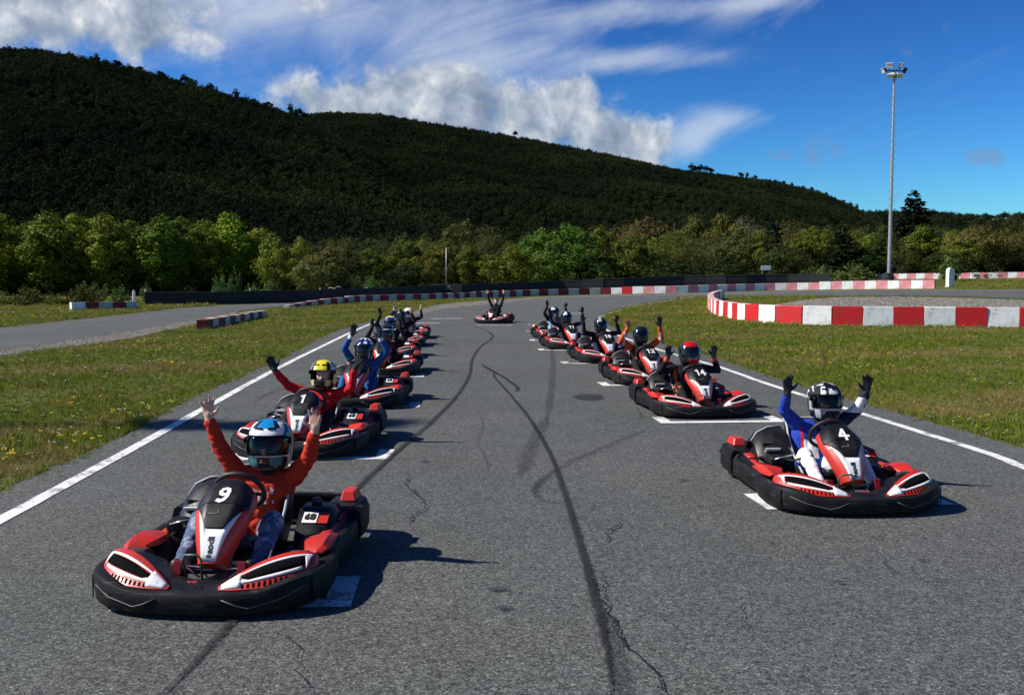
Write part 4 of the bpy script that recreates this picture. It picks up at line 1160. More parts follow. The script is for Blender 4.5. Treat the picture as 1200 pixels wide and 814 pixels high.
def plan_sweep(plan, prof, zfun=None, k=6):
    P = catmull([(x, y, 0) for x, y in plan], k); rings = []
    for i, p in enumerate(P):
        a, b = P[max(i - 1, 0)], P[min(i + 1, len(P) - 1)]
        t = (b - a).normalized(); n = Vector((-t.y, t.x, 0))
        f = zfun(p) if zfun else 1
        rings.append([(p.x + n.x * o, p.y + n.y * o, z * f) for o, z in prof])
    return rings, P
def mir(pts): return pts + [(-x, y) for x, y in pts[::-1] if abs(x) > 1e-6]
FRONT_PLAN = mir([(-.645, .20), (-.685, .38), (-.682, .58), (-.635, .76), (-.50, .885), (-.26, .955), (0, .975)])
FRONT_PROF = [(-.035, .022), (-.004, .024), (.006, .032), (.017, .085), (.016, .132), (.008, .143), (-.008, .147), (-.04, .148), (-.07, .140), (-.07, .130), (-.04, .136), (-.020, .130), (-.010, .08), (-.03, .045)]
fz = lambda p: 1 + .42 * S(.30, .66, abs(p.x))

def tri_fix(me):
    me.update(); return me
class Kart: pass
K = {}
def part(key, mb, mats, angle=None):
    me = mb.mesh(key, mats)
    if angle: me.set_sharp_from_angle(angle=rad(angle))
    K.setdefault(key, me)
    return me

# --- bumpers
mb = MB(); rings, FP_ = plan_sweep(FRONT_PLAN, FRONT_PROF, fz, 7); mb.rings(rings); KM_front = mb.mesh('front_bumper', BLK_P); KM_front.set_sharp_from_angle(angle=rad(38))
def on_wall(s, z):
    i = min(len(FP_) - 2, max(0, int(s * (len(FP_) - 1)))); f = s * (len(FP_) - 1) - i
    p = FP_[i].lerp(FP_[i + 1], f); t = (FP_[i + 1] - FP_[i]).normalized(); n = Vector((-t.y, t.x, 0))
    return Vector((p.x, p.y, 0)) + n * .021 + Vector((0, 0, z * fz(p)))
mb = MB()
for s_ in (1, -1):
    q = lambda s: .5 + s_ * s
    line = [on_wall(q(.215), .105), on_wall(q(.16), .083), on_wall(q(.105), .066), on_wall(q(.085), .083), on_wall(q(.06), .118)]
    mb.tube([l for l in line], .0036, 5)
KM_crease_glint = mb.mesh('bumper_crease_glint', DGRY_P)  # lighter tubes paint the highlight along the moulded crease
mb = MB()
for s_ in (1, -1): mb.tube([on_wall(.5 + s_ * .25, z) for z in (.035, .08, .11, .13)], .004, 5)
KM_seam = mb.mesh('bumper_seam', DRK_P)
SIDE_PROF = [(-.03, .055), (.0, .058), (.012, .075), (.016, .17), (.010, .212), (-.008, .225), (-.05, .22), (-.05, .205), (-.022, .20), (-.012, .10)]
def side_mesh(s_):
    plan = [(.635, .30), (.655, .10), (.655, -.20), (.645, -.45), (.615, -.66)]
    if s_ < 0: plan = [(-x, y) for x, y in plan][::-1]
    r, _ = plan_sweep(plan, SIDE_PROF, None, 5)
    m_ = MB(); m_.rings(r); me = m_.mesh('side_bumper', BLK_P); me.set_sharp_from_angle(angle=rad(50)); return me
KM_side = {s_: side_mesh(s_) for s_ in (1, -1)}
rear_plan = [(.66, -.42), (.665, -.62), (.63, -.82), (.52, -.925), (.3, -.95), (0, -.955)]
rear_plan = rear_plan + [(-x, y) for x, y in rear_plan[-2::-1]]
r, _ = plan_sweep(rear_plan, [(-.03, .075), (.005, .08), (.02, .12), (.02, .22), (.005, .275), (-.02, .285), (-.06, .28), (-.06, .262), (-.025, .255), (-.012, .12)], lambda p: 1.0, 6)
mb = MB(); mb.rings(r); KM_rear = mb.mesh('rear_bumper', BLK_P); KM_rear.set_sharp_from_angle(angle=rad(50))

# --- front deck between the bumper and the column
mb = MB(); rows = []
xs = [-.60, -.48, -.34, -.2, -.09, 0, .09, .2, .34, .48, .60]
def lip(x):
    best = min(FP_, key=lambda p: abs(p.x - x) + (10 if p.y < .4 else 0)); return best.y - .055, .144 * fz(best)
r0 = [(x, lip(x)[0], lip(x)[1] - .004) for x in xs]
r1 = [(x * .97, max(lip(x)[0] - .09, .50), .150 + .07 * abs(x)) for x in xs]
r2 = [(x * .9, .68 if abs(x) < .3 else .56, .135 + .12 * S(.1, .5, abs(x))) for x in xs]
r3 = [(x * .85, .62 if abs(x) < .3 else .52, .10 + .10 * S(.1, .5, abs(x))) for x in xs]
n = len(xs); V = r0 + r1 + r2 + r3; V += [(x, y, z - .012) for x, y, z in V]
F = []
for j in range(3):
    for i in range(n - 1):
        F.append([j * n + i, j * n + i + 1, (j + 1) * n + i + 1, (j + 1) * n + i]); o_ = 4 * n
        F.append([o_ + j * n + i, o_ + (j + 1) * n + i, o_ + (j + 1) * n + i + 1, o_ + j * n + i + 1])
mb.add(V, F); KM_deck = mb.mesh('front_fairing', BLK_S)

# --- nose pods with their print
def pod_pt(s_, u, v, lift=0.0):
    """u from the outer end to the inner tip, v from the lower front edge to the upper rear edge"""
    def bez(P, t):
        P = [Vector(p) for p in P]
        while len(P) > 1: P = [a.lerp(b, t) for a, b in zip(P, P[1:])]
        return P[0]
    lo = bez([(.648, .60, .215), (.645, .78, .180), (.50, .905, .160), (.30, .935, .155), (.150, .915, .150)], u)
    up = bez([(.632, .55, .250), (.58, .60, .300), (.43, .66, .322), (.28, .78, .240), (.140, .890, .160)], u)
    p = lo.lerp(up, v)
    bul = .022 * math.sin(math.pi * v) * math.sin(math.pi * min(1, u * 1.05)) ** .5
    p = p + Vector((.25, .55, .8)).normalized() * (bul + lift)
    return Vector((p.x * s_, p.y, p.z))
def patch(f, u0, u1, lo, hi, nu=10, nv=3, lift=.003, m_=None):
    """a thin raised piece on a curved surface, between two bounds given as functions of u"""
    vs, fs = [], []
    for i in range(nu + 1):
        u = u0 + (u1 - u0) * i / nu
        a, b = lo(u), hi(u)
        for j in range(nv + 1): vs.append(f(u, a + (b - a) * j / nv, lift))
    m2 = len(vs)
    for i in range(nu + 1):
        u = u0 + (u1 - u0) * i / nu
        a, b = lo(u), hi(u)
        for j in range(nv + 1): vs.append(f(u, a + (b - a) * j / nv, 0.0004))
    w_ = nv + 1
    for i in range(nu):
        for j in range(nv):
            fs.append([i * w_ + j, i * w_ + j + 1, (i + 1) * w_ + j + 1, (i + 1) * w_ + j])
        for j in (0, nv):
            fs.append([i * w_ + j, (i + 1) * w_ + j, m2 + (i + 1) * w_ + j, m2 + i * w_ + j])
    for i in (0, nu):
        for j in range(nv):
            fs.append([i * w_ + j, i * w_ + j + 1, m2 + i * w_ + j + 1, m2 + i * w_ + j])
    return vs, fs
C = lambda v: (lambda u: v)
KM_pod = {}
for s_ in (1, -1):
    f = lambda u, v, l, s_=s_: pod_pt(s_, u, v, l)
    body = MB(); nu, nv = 16, 6
    g = [[f(i / nu, j / nv, 0) for j in range(nv + 1)] for i in range(nu + 1)]
    rings = []
    for i in range(nu + 1):
        lo, up = g[i][0], g[i][-1]
        rings.append(g[i] + [up + Vector((0, -.03, -.03)), Vector((up.x, up.y - .03, .13)), Vector((lo.x, lo.y - .05, .13))])
    body.rings(rings)
    white = MB()
    white.add(*patch(f, .10, .93, lambda u: .72, lambda u: .81, 14, 2))               # upper line
    white.add(*patch(f, .26, .90, lambda u: .24, lambda u: .33 + .3 * S(.74, .86, u), 12, 2))                # lower line
    white.add(*patch(f, .80, .975, lambda u: .10, lambda u: .90, 5, 4, .0032))                                # tip
    white.add(*patch(f, .115, .215, lambda u: max(.10, .78 - (u - .115) / .10 * .6), lambda u: .78, 6, 5, .0028))   # outer flash
    slot = MB(); slot.add(*patch(f, .225, .80, lambda u: .355, lambda u: .70 - .05 * S(.6, .8, u), 12, 3, .0022))
    lou = MB()
    for k in range(9):
        u = .42 + k * .045
        lou.add(*patch(f, u, u + .016, C(.05), C(.19), 1, 1, .0025))
    KM_pod[s_] = (body.mesh('nose_pod', RED_P), white.mesh('white_trim', WHT_P), slot.mesh('vent_slot', DRK_P), lou.mesh('louvre', DRK_P))
    KM_pod[s_][0].set_sharp_from_angle(angle=rad(45))

# --- steering column fairing
CL_ = [(.675, .225), (.64, .295), (.59, .370), (.53, .436), (.472, .490), (.408, .535), (.342, .570), (.272, .597), (.240, .604)]
HW = [.085, .102, .126, .150, .168, .172, .166, .148, .128]
def bon_pt(u, v, lift=0.0):
    """u across from -1 to 1, v from the foot to the top"""
    t = min(max(v, 0), 1) * (len(CL_) - 1); i = min(int(t), len(CL_) - 2); f = t - i
    y = CL_[i][0] * (1 - f) + CL_[i + 1][0] * f; z = CL_[i][1] * (1 - f) + CL_[i + 1][1] * f; hw = HW[i] * (1 - f) + HW[i + 1] * f
    a, b = CL_[max(i - 1, 0)] if f < .5 else CL_[i], CL_[i + 1] if f < .5 else CL_[min(i + 2, len(CL_) - 1)]
    ty, tz = b[0] - a[0], b[1] - a[1]; l = math.hypot(ty, tz); ny, nz = tz / l, -ty / l
    drop = .055 * max(0.0, (abs(u) - .45) / .55) ** 1.6 + .010 * u * u
    return Vector((u * hw, y + ny * (lift - drop), z + nz * (lift - drop)))
mb = MB(); us = np.linspace(-1, 1, 15)
rings = []
for v in np.linspace(0, 1, 19):
    r = [bon_pt(u, v) for u in us]
    a, b = r[0], r[-1]; c = bon_pt(0, v)
    back = Vector((0, -.085, -.05))
    rings.append(r + [b + back * .7, Vector((b.x * .6, b.y, b.z)) + back, Vector((a.x * .6, a.y, a.z)) + back, a + back * .7])
mb.rings(rings); KM_bon = mb.mesh('bonnet', RED_P); KM_bon.set_sharp_from_angle(angle=rad(55))
notch = lambda u: .30 if abs(u) < .40 else .30 + (abs(u) - .40) / .38 * .20
mb = MB(); mb.add(*patch(bon_pt_uv := (lambda u, v, l: bon_pt(u, v, l)), -.78, .78, lambda u: .015 if abs(u) < .50 else .015 + (abs(u) - .50) / .28 * .47, lambda u: max(notch(u) - .004, .02 if abs(u) < .5 else .02 + (abs(u) - .50) / .28 * .47), 39, 4, .003)); KM_wpanel = mb.mesh('white_panel', WHT_P)
mb = MB(); mb.add(*patch(bon_pt_uv, -.965, .965, lambda u: (notch(u) + .006) if abs(u) < .78 else .506 + .35 * (abs(u) - .78), C(.995), 40, 14, .012)); KM_hood = mb.mesh('number_hood', BLK_S); KM_hood.set_sharp_from_angle(angle=rad(60))
mb = MB(); mb.add(*patch(bon_pt_uv, -.86, .86, lambda u: .555, lambda u: .565, 30, 1, .0145)); KM_hline = mb.mesh('hood_crease', GRY_P if False else BLK_P)
mb = MB(); mb.add(*patch(bon_pt_uv, .0, .34, lambda u: .43, lambda u: .445, 6, 1, .0135)); mb.add(*patch(bon_pt_uv, -.06, .0, lambda u: .43, lambda u: .475, 2, 1, .0135)); KM_hmark = mb.mesh('hood_print', DGRY_P)
def wrap_text(txt, size, u0, v0, name, material, off=.0, shear=0.0, vertical=False, lift=.0165, sx=1.0):
    """flat print laid on the bonnet; seen from the front, upright (or reading upward)"""
    me = text_mesh(txt, size, off, .0006, shear, 3)
    L_ = sum((Vector((0, CL_[i][0], CL_[i][1])) - Vector((0, CL_[i + 1][0], CL_[i + 1][1]))).length for i in range(len(CL_) - 1))
    for v in me.vertices:
        x, y, z = v.co
        x *= sx
        if vertical: x, y = -y, x
        vv = v0 + y / L_
        t = vv * (len(CL_) - 1); i = min(max(int(t), 0), len(CL_) - 2); hw = HW[i] + (HW[i + 1] - HW[i]) * (t - i)
        v.co = bon_pt(u0 - x / hw, vv, lift + (z + .0006))
    me.materials.clear(); me.materials.append(material); me.name = name
    return me
DIG = {'1': [[(.14, .80), (.36, .96), (.36, .0)]], '4': [[(.42, 0), (.42, .98), (.06, .30), (.62, .30)]], '2': [[(.10, .74), (.16, .88), (.32, .93), (.48, .86), (.51, .70), (.44, .52), (.10, .10), (.58, .10)]],
       '3': [[(.10, .88), (.34, .91), (.50, .80), (.48, .62), (.30, .53)], [(.28, .53), (.50, .44), (.52, .24), (.36, .10), (.10, .13)]],
       '9': [[(.51, .68), (.45, .86), (.31, .92), (.17, .86), (.11, .70), (.17, .54), (.31, .48), (.45, .54), (.51, .68), (.52, .40), (.44, .17), (.28, .09), (.12, .14)]],
       '8': [[(.31, .52), (.16, .60), (.13, .75), (.20, .88), (.31, .92), (.42, .88), (.49, .75), (.46, .60), (.31, .52), (.13, .40), (.10, .25), (.18, .12), (.31, .08), (.44, .12), (.52, .25), (.49, .40), (.31, .52)]]}
def wrap_digits(txt, h, v0, shear=0.0, wd=.185):
    """bold painted figures laid on the bonnet, upright when seen from the front"""
    L_ = sum((Vector((0, CL_[i][0], CL_[i][1])) - Vector((0, CL_[i + 1][0], CL_[i + 1][1]))).length for i in range(len(CL_) - 1))
    mb = MB(); adv = .66; x0 = -adv * len(txt) / 2 + .02; lay = 0
    def put(p, z):
        x, y = p; x = (x + shear * (y - .5)) * h; y = (y - .5) * h
        vv = v0 + y / L_; t = vv * (len(CL_) - 1); i = min(max(int(t), 0), len(CL_) - 2); hw = HW[i] + (HW[i + 1] - HW[i]) * (t - i)
        return bon_pt(-x / hw, vv, .0150 + z)
    for k, ch in enumerate(txt):
        for path in DIG[ch]:
            P = [Vector((a + x0 + adv * k, b)) for a, b in path]
            for a, b in zip(P, P[1:]):
                d = (b - a).normalized(); n = Vector((-d.y, d.x)) * (wd / 2); ex = d * (wd / 2 * (.55 if len(path) > 5 else .9)); lay += 1
                q = [a - ex + n, a - ex - n, b + ex - n, b + ex + n]; m_ = max(1, int((b - a).length / .25))
                top = []
                for j in range(m_ + 1):
                    top += [q[0].lerp(q[3], j / m_), q[1].lerp(q[2], j / m_)]
                vs = [put(p, .0001 * (lay % 9)) for p in top]
                mb.add(vs, [[2 * j, 2 * j + 1, 2 * j + 3, 2 * j + 2] for j in range(m_)])
    me = mb.mesh('number', NUM_W)
    return me
NUM_W = mat('number_white', (.80, .80, .79), .5)
NUM_K = mat('print_black', (.012, .012, .012), .5)
KM_brand = wrap_text('sodi', .052, .0, .158, 'lettering', NUM_K, .0025, 0.0, True, .0034)
mb = MB(); vs = [bon_pt(.17 * math.cos(q), .062 + .017 * math.sin(q), .0045) for q in np.linspace(0, 2 * math.pi, 17)[:-1]]; mb.add(vs, [list(range(16))]); KM_dot = mb.mesh('logo_dot', NUM_K)
me = text_mesh('A3', .05, .003, .0006, .15, 3)
for v in me.vertices: v.co = Vector((-v.co.x + .02, lip(0)[0] - .028 + -.0 - v.co.y * .9 - .02, .180 + v.co.z + .0))
for v in me.vertices: v.co = Vector((v.co.x, 2 * (lip(0)[0] - .048) - v.co.y, v.co.z))
me.materials.clear(); me.materials.append(RED_P); KM_a3 = me; KM_a3.name = 'lettering'

# --- wheels
def wheel(R_, Wd, Ri):
    h = Wd / 2
    ty = MB(); ty.lathe([(Ri, -h * .86), (R_ * .86, -h), (R_ * .97, -h * .86), (R_, -h * .5), (R_, h * .5), (R_ * .97, h * .86), (R_ * .86, h), (Ri, h * .86)], n=22, axis='X')
    ri = MB(); ri.lathe([(.02, -h * .5), (Ri * .75, -h * .45), (Ri * 1.02, -h * .84), (Ri * 1.02, h * .84), (Ri * .75, h * .45), (.02, h * .5), (.02, -h * .5)], n=18, axis='X')
    hub = MB(); hub.lathe([(.0, -h * .72), (.032, -h * .70), (.036, -h * .3), (.036, h * .3), (.032, h * .70), (.0, h * .72)], n=10, axis='X')
    for q in range(3):
        a = q * 2.09; hub.box((h * .56, .055 * math.cos(a), .055 * math.sin(a)), (.014, .018, .018), .003); hub.box((-h * .56, .055 * math.cos(a), .055 * math.sin(a)), (.014, .018, .018), .003)
    return ty.mesh('tyre', TYRE_M), ri.mesh('rim', SILVER), hub.mesh('hub', FRAME_T)
KM_wf, KM_wr = wheel(.128, .125, .066), wheel(.138, .19, .068)

# --- side pods, guards, fenders
KM_spod, KM_stripe, KM_guard, KM_fend, KM_fpad = {}, {}, {}, {}, {}
for s_ in (1, -1):
    m_ = MB(); rings = []
    for y, xo, xi, zt in [(.33, .60, .46, .17), (.26, .625, .42, .205), (.10, .635, .40, .215), (-.15, .635, .38, .225), (-.38, .63, .38, .245), (-.50, .61, .42, .26), (-.56, .58, .46, .22)]:
        rings.append([Vector((s_ * a, y, z)) for a, z in [(xi, .07), (xo, .07), (xo + .004, .15), (xo - .015, zt - .02), (xo - .05, zt), (xi + .06, zt + .012), (xi, zt - .01)]])
    m_.rings(rings); KM_spod[s_] = m_.mesh('side_pod', BLK_S); KM_spod[s_].set_sharp_from_angle(angle=rad(40))
    def top(u, v, l, s_=s_):      # u along from front, v across from outside
        y = .22 - .72 * u; x = .60 - .17 * v
        zt = np.interp(-y, [-.26, -.10, .15, .38, .50], [.205, .215, .225, .245, .26])
        return Vector((s_ * x, y, zt + .012 * v * 1.0 + l + .002))
    st = MB(); st.add(*patch(top, .02, .62, lambda u: .10 + .10 * u, lambda u: .62 - .25 * u, 8, 2, .006)); st.add(*patch(top, .70, .96, lambda u: .2, lambda u: .8, 4, 2, .006))
    KM_stripe[s_] = st.mesh('red_stripe', RED_P)
    gd = MB(); rr = []
    for k, (y, z0, z1, xo, xi) in enumerate([(.45, .225, .240, .625, .56), (.38, .225, .262, .645, .50), (.28, .222, .282, .648, .455), (.16, .222, .272, .640, .46), (.02, .222, .240, .63, .50)]):
        rr.append([Vector((s_ * a, y, z)) for a, z in [(xi, z0), (xo, z0), (xo, z0 + (z1 - z0) * .55), (xo - .03, z1), ((xo + xi) / 2, z1 - .004), (xi + .012, z1 - .022)]])
    gd.rings(rr); KM_guard[s_] = gd.mesh('mudguard', RED_P); KM_guard[s_].set_sharp_from_angle(angle=rad(16))
    fe = MB(); rr = []
    for y, zt in [(-.40, .255), (-.48, .295), (-.60, .315), (-.74, .310), (-.84, .275), (-.88, .24)]:
        rr.append([Vector((s_ * a, y, z)) for a, z in [(.40, .21), (.64, .21), (.65, zt - .05), (.62, zt - .01), (.53, zt), (.43, zt - .01), (.40, zt - .04)]])
    fe.rings(rr); KM_fend[s_] = fe.mesh('rear_fender', BLK_S); KM_fend[s_].set_sharp_from_angle(angle=rad(40))
    fp = MB(); fp.box((s_ * .555, -.66, .333), (.115, .20, .075), .016, taper=.82); KM_fpad[s_] = fp.mesh('fender_pad', RED_P)

# --- floor, tubes, pedals
mb = MB(); mb.box((0, .12, .045), (.62, 1.05, .012), .004); KM_floor = mb.mesh('floor_tray', SILVER)
mb = MB()
for s_ in (1, -1):
    mb.tube([(s_ * .30, -.80, .09), (s_ * .33, -.3, .075), (s_ * .36, .2, .075), (s_ * .26, .55, .085), (s_ * .18, .80, .09)], .016, 7)
    mb.tube([(s_ * .36, .2, .075), (s_ * .58, .22, .09), (s_ * .60, -.40, .09), (s_ * .33, -.42, .08)], .013, 7)
mb.tube([(-.18, .80, .09), (.18, .80, .09)], .016, 7); mb.tube([(-.33, -.3, .075), (.33, -.3, .075)], .016, 7)
mb.tube([(-.53, -.62, .138), (.53, -.62, .138)], .02, 8); mb.tube([(-.50, .52, .128), (.50, .52, .128)], .014, 7)
KM_frame = mb.mesh('chassis_frame', FRAME_T)
mb = MB()
for s_ in (1, -1): mb.tube([(s_ * .03, .54, .155), (s_ * .22, .53, .165), (s_ * .42, .50, .150)], .008, 6); mb.box((s_ * .40, .50, .14), (.05, .07, .09), .012); mb.box((s_ * .20, .53, .165), (.02, .022, .022), .004)
mb.tube([(-.10, .60, .12), (-.20, .56, .19), (-.30, .44, .17), (-.34, .30, .10)], .006, 5); mb.tube([(.08, .60, .12), (.20, .60, .20), (.28, .40, .19), (.31, .20, .10)], .006, 5)
KM_tie = mb.mesh('steering_linkage', CHROME)
mb = MB(); mb.tube([(.13, .66, .12), (.15, .68, .24), (.13, .69, .275), (.05, .70, .28), (.03, .70, .25), (.03, .69, .12)], .008, 6); KM_loop = mb.mesh('brake_loop', GREEN_T)
mb = MB(); mb.box((-.19, .64, .185), (.05, .018, .085), .006, rot=Euler((.35, 0, 0))); mb.tube([(-.19, .66, .08), (-.19, .64, .16)], .009, 6); KM_ped1 = mb.mesh('pedal', REDMET)
mb = MB(); mb.box((.20, .64, .185), (.05, .018, .085), .006, rot=Euler((.35, 0, 0))); mb.tube([(.20, .66, .08), (.20, .64, .16)], .009, 6); KM_ped2 = mb.mesh('pedal', REDMET)
# --- steering wheel
mb = MB(); c = Vector((0, .10, .512)); ax = Vector((0, -.84, .54)).normalized(); e1 = Vector((1, 0, 0)); e2 = ax.cross(e1)
rw = lambda q: .158 * (1 if math.sin(q) < .55 else .9)
mb.tube([c + e1 * (.158 * math.cos(q)) + e2 * (.150 * math.sin(q)) for q in np.linspace(0, 2 * math.pi, 33)[:-1]], .0165, 8, loop=True); KM_sw = mb.mesh('wheel_rim', mat('wheel_grip', (.010, .010, .010), .55))
mb = MB()
for q in (-.15, math.pi + .15, -math.pi / 2): mb.tube([c - ax * .02, c + e1 * (.15 * math.cos(q)) + e2 * (.145 * math.sin(q))], [.02, .012], 6)
mb.lathe([(.0, -.025), (.045, -.02), (.05, .012), (.0, .02)], c, 12, 'Z'); mb.tube([c - ax * .01, (0, .33, .36), (0, .56, .14)], .016, 7); KM_col = mb.mesh('steering_column', FRAME_T)
# --- seat
mb = MB(); rings_o = []
nz = 9
def seat_ring(t):
    z = .06 + .50 * t
    back = -.34 - .20 * t; wd = .185 + .035 * math.sin(math.pi * min(1, t * 1.1)); fr = np.interp(t, [0, .25, .5, .75, 1], [.16, .10, -.10, -.27, -.40])
    pts = []
    for q in np.linspace(-1, 1, 19):
        a = q * math.pi / 2
        x = wd * math.sin(a) if abs(q) < 1 else wd * q
        yb = back + (1 - math.cos(a)) * .09
        pts.append((x, yb, z))
    front = [(-wd - .004, fr, z + .0)] + pts + [(wd + .004, fr, z + .0)]
    return front
R_ = [seat_ring(k / nz) for k in range(nz + 1)]
mb.rings(R_, closed=False); n_ = len(R_[0])
inn = [[(x * .94, y + .012, z) for x, y, z in r] for r in R_]; mb.rings(inn, closed=False)
mb.box((0, -.10, .055), (.36, .50, .02), .006)
KM_seat = mb.mesh('seat', SEATM)
mb = MB()
edge = [R_[k][0] for k in range(nz + 1)] + [p for p in R_[nz][1:-1]] + [R_[k][-1] for k in range(nz, -1, -1)]
mb.tube(edge, .011, 6); KM_sedge = mb.mesh('seat_edge', GRY_P)
# --- engine on the driver's right, tank on the left
mb = MB(); mb.box((.37, -.30, .20), (.24, .34, .22), .03)
for k in range(6): mb.box((.37, -.30, .315 + k * .014), (.20, .26, .006), 0)
mb.tube([(.30, -.10, .16), (.44, -.06, .20), (.52, -.30, .20)], .028, 8); KM_engine = mb.mesh('engine', SILVER if False else BLK_P)
mb = MB(); rr = []
for k, (y, z) in enumerate([(-.08, .27), (-.16, .37), (-.26, .455), (-.36, .490), (-.46, .46), (-.52, .36)]):
    rr.append([(.24, y, z + .015), (.36, y, z + .012), (.46, y, z - .02), (.52, y, z - .09), (.52, y, z - .11), (.44, y, z - .05), (.24, y, z - .02)])
mb.rings(rr); KM_ecov = mb.mesh('engine_cover', BLK_S); KM_ecov.set_sharp_from_angle(angle=rad(40))
mb = MB(); mb.tube([(.525, -.34, .385), (.47, -.345, .462), (.37, -.35, .508), (.25, -.355, .513)], .0075, 6); KM_cedge = mb.mesh('cover_edge', GRY_P)
mb = MB(); mb.box((.40, -.135, .325), (.13, .008, .085), .002, rot=Euler((-.72, 0, 0))); KM_stick_r = mb.mesh('sticker', WHT_P)
mb = MB(); mb.box((.40, -.131, .327), (.09, .008, .02), .001, rot=Euler((-.72, 0, 0))); KM_stick_r2 = mb.mesh('sticker_print', NUM_K)
mb = MB(); rr = []
for y, z, a in [(.02, .20, .30), (-.04, .26, .29), (-.20, .345, .28), (-.36, .35, .28), (-.46, .28, .30)]:
    rr.append([(-a, y, .08), (-.54, y, .08), (-.55, y, z - .06), (-.51, y, z - .012), (-.42, y, z), (-a - .03, y, z - .008)])
mb.rings(rr); KM_tank = mb.mesh('fuel_tank', BLK_S); KM_tank.set_sharp_from_angle(angle=rad(40))
sl = Euler((-.98, 0, 0))
nrm = Vector((0, .49, .87))
mb = MB(); mb.box((-.405, -.105, .301), (.10, .10, .006), .001, rot=Euler((-.49, 0, 0))); KM_stick_l = mb.mesh('sticker', WHT_P)
mb = MB(); mb.box((-.495, -.11, .298), (.065, .10, .006), .001, rot=Euler((-.49, 0, 0))); KM_stick_l2 = mb.mesh('sticker', RED_P)
mb = MB(); mb.lathe([(0, 0), (.035, 0), (.035, .03), (.028, .04), (0, .04)], (-.40, -.30, .346), 12); KM_cap = mb.mesh('filler_cap', FRAME_T)
mb = MB(); mb.box((.44, .04, .285), (.12, .14, .075), .02); mb.tube([(.40, .05, .30), (.34, .18, .30), (.20, .28, .36)], .010, 6); mb.tube([(.48, .0, .30), (.52, -.10, .28), (.50, -.22, .24)], .014, 6); KM_air = mb.mesh('air_box', BLK_P)
mb = MB(); mb.tube([(.47, .11, .30), (.38, .12, .325), (.28, .05, .33), (.26, -.1, .36)], .007, 6); KM_hose = mb.mesh('hose', CHROME)
me68 = text_mesh('68', .075, .004, .0006, .0, 2)
for v in me68.vertices:
    q = Vector((-v.co.x, 0, 0)) + Vector((0, -.87, .49)) * v.co.y + nrm * (v.co.z + .0062); v.co = Vector((-.405, -.105, .301)) + q
me68.materials.clear(); me68.materials.append(NUM_K); me68.name = 'sticker_print'

def kart(pos, yaw, number, label, far=False):
    e = empty('go_kart', (pos[0], pos[1], zg(*pos) + .012 + .00035 * pos[1]), math.pi + rad(yaw))
    P = lambda nm, me, par=e, loc=(0, 0, 0): link_mesh(nm, me, par, loc)
    fb = P('front_bumper', KM_front)
    if not far: P('bumper_crease_glint', KM_crease_glint, fb); P('bumper_seam', KM_seam, fb)
    P('rear_bumper', KM_rear)
    ff = P('front_fairing', KM_deck)
    if not far: P('lettering', KM_a3, ff)
    bo = P('bonnet', KM_bon); P('white_panel', KM_wpanel, bo); P('number_hood', KM_hood, bo)
    if not far: P('lettering', KM_brand, bo); P('logo_dot', KM_dot, bo); P('hood_print', KM_hmark, bo); P('hood_crease', KM_hline, bo)
    if number is not None:
        P('number', wrap_digits(number, .125 if len(number) == 1 else .115, .665, .10 if number == '9' else 0.0), bo)
    for s_ in (1, -1):
        P('side_bumper', KM_side[s_])
        pod = P('nose_pod', KM_pod[s_][0]); P('white_trim', KM_pod[s_][1], pod); P('vent_slot', KM_pod[s_][2], pod)
        if not far: P('louvre', KM_pod[s_][3], pod)
        sp = P('side_pod', KM_spod[s_]); P('red_stripe', KM_stripe[s_], sp)
        P('mudguard', KM_guard[s_])
        fe = P('rear_fender', KM_fend[s_]); P('fender_pad', KM_fpad[s_], fe)
        for me3, x, y, z in ((KM_wf, .50, .50, .128), (KM_wr, .525, -.62, .138)):
            w_ = empty('wheel', (s_ * x, y, z)); w_.parent = e
            P('tyre', me3[0], w_); P('rim', me3[1], w_)
            if not far: P('hub', me3[2], w_)
    P('floor_tray', KM_floor); P('chassis_frame', KM_frame)
    if not far: P('steering_linkage', KM_tie)
    if not far: P('brake_loop', KM_loop); P('pedal', KM_ped1); P('pedal', KM_ped2)
    sw = P('steering_wheel', KM_sw); P('steering_column', KM_col, sw)
    se = P('seat', KM_seat); P('seat_edge', KM_sedge, se)
    en = P('engine', KM_engine); ec = P('engine_cover', KM_ecov); P('cover_edge', KM_cedge, ec); st = P('sticker', KM_stick_r, ec)
    ta = P('fuel_tank', KM_tank); P('sticker', KM_stick_l, ta); P('sticker', KM_stick_l2, ta)
    if not far: P('sticker_print', KM_stick_r2, ec); P('sticker_print', me68, ta); P('filler_cap', KM_cap, ta); P('hose', KM_hose, en)
    P('air_box', KM_air)
    tag(e, label, 'go-kart', 'rental karts waiting on the grid')
    return e
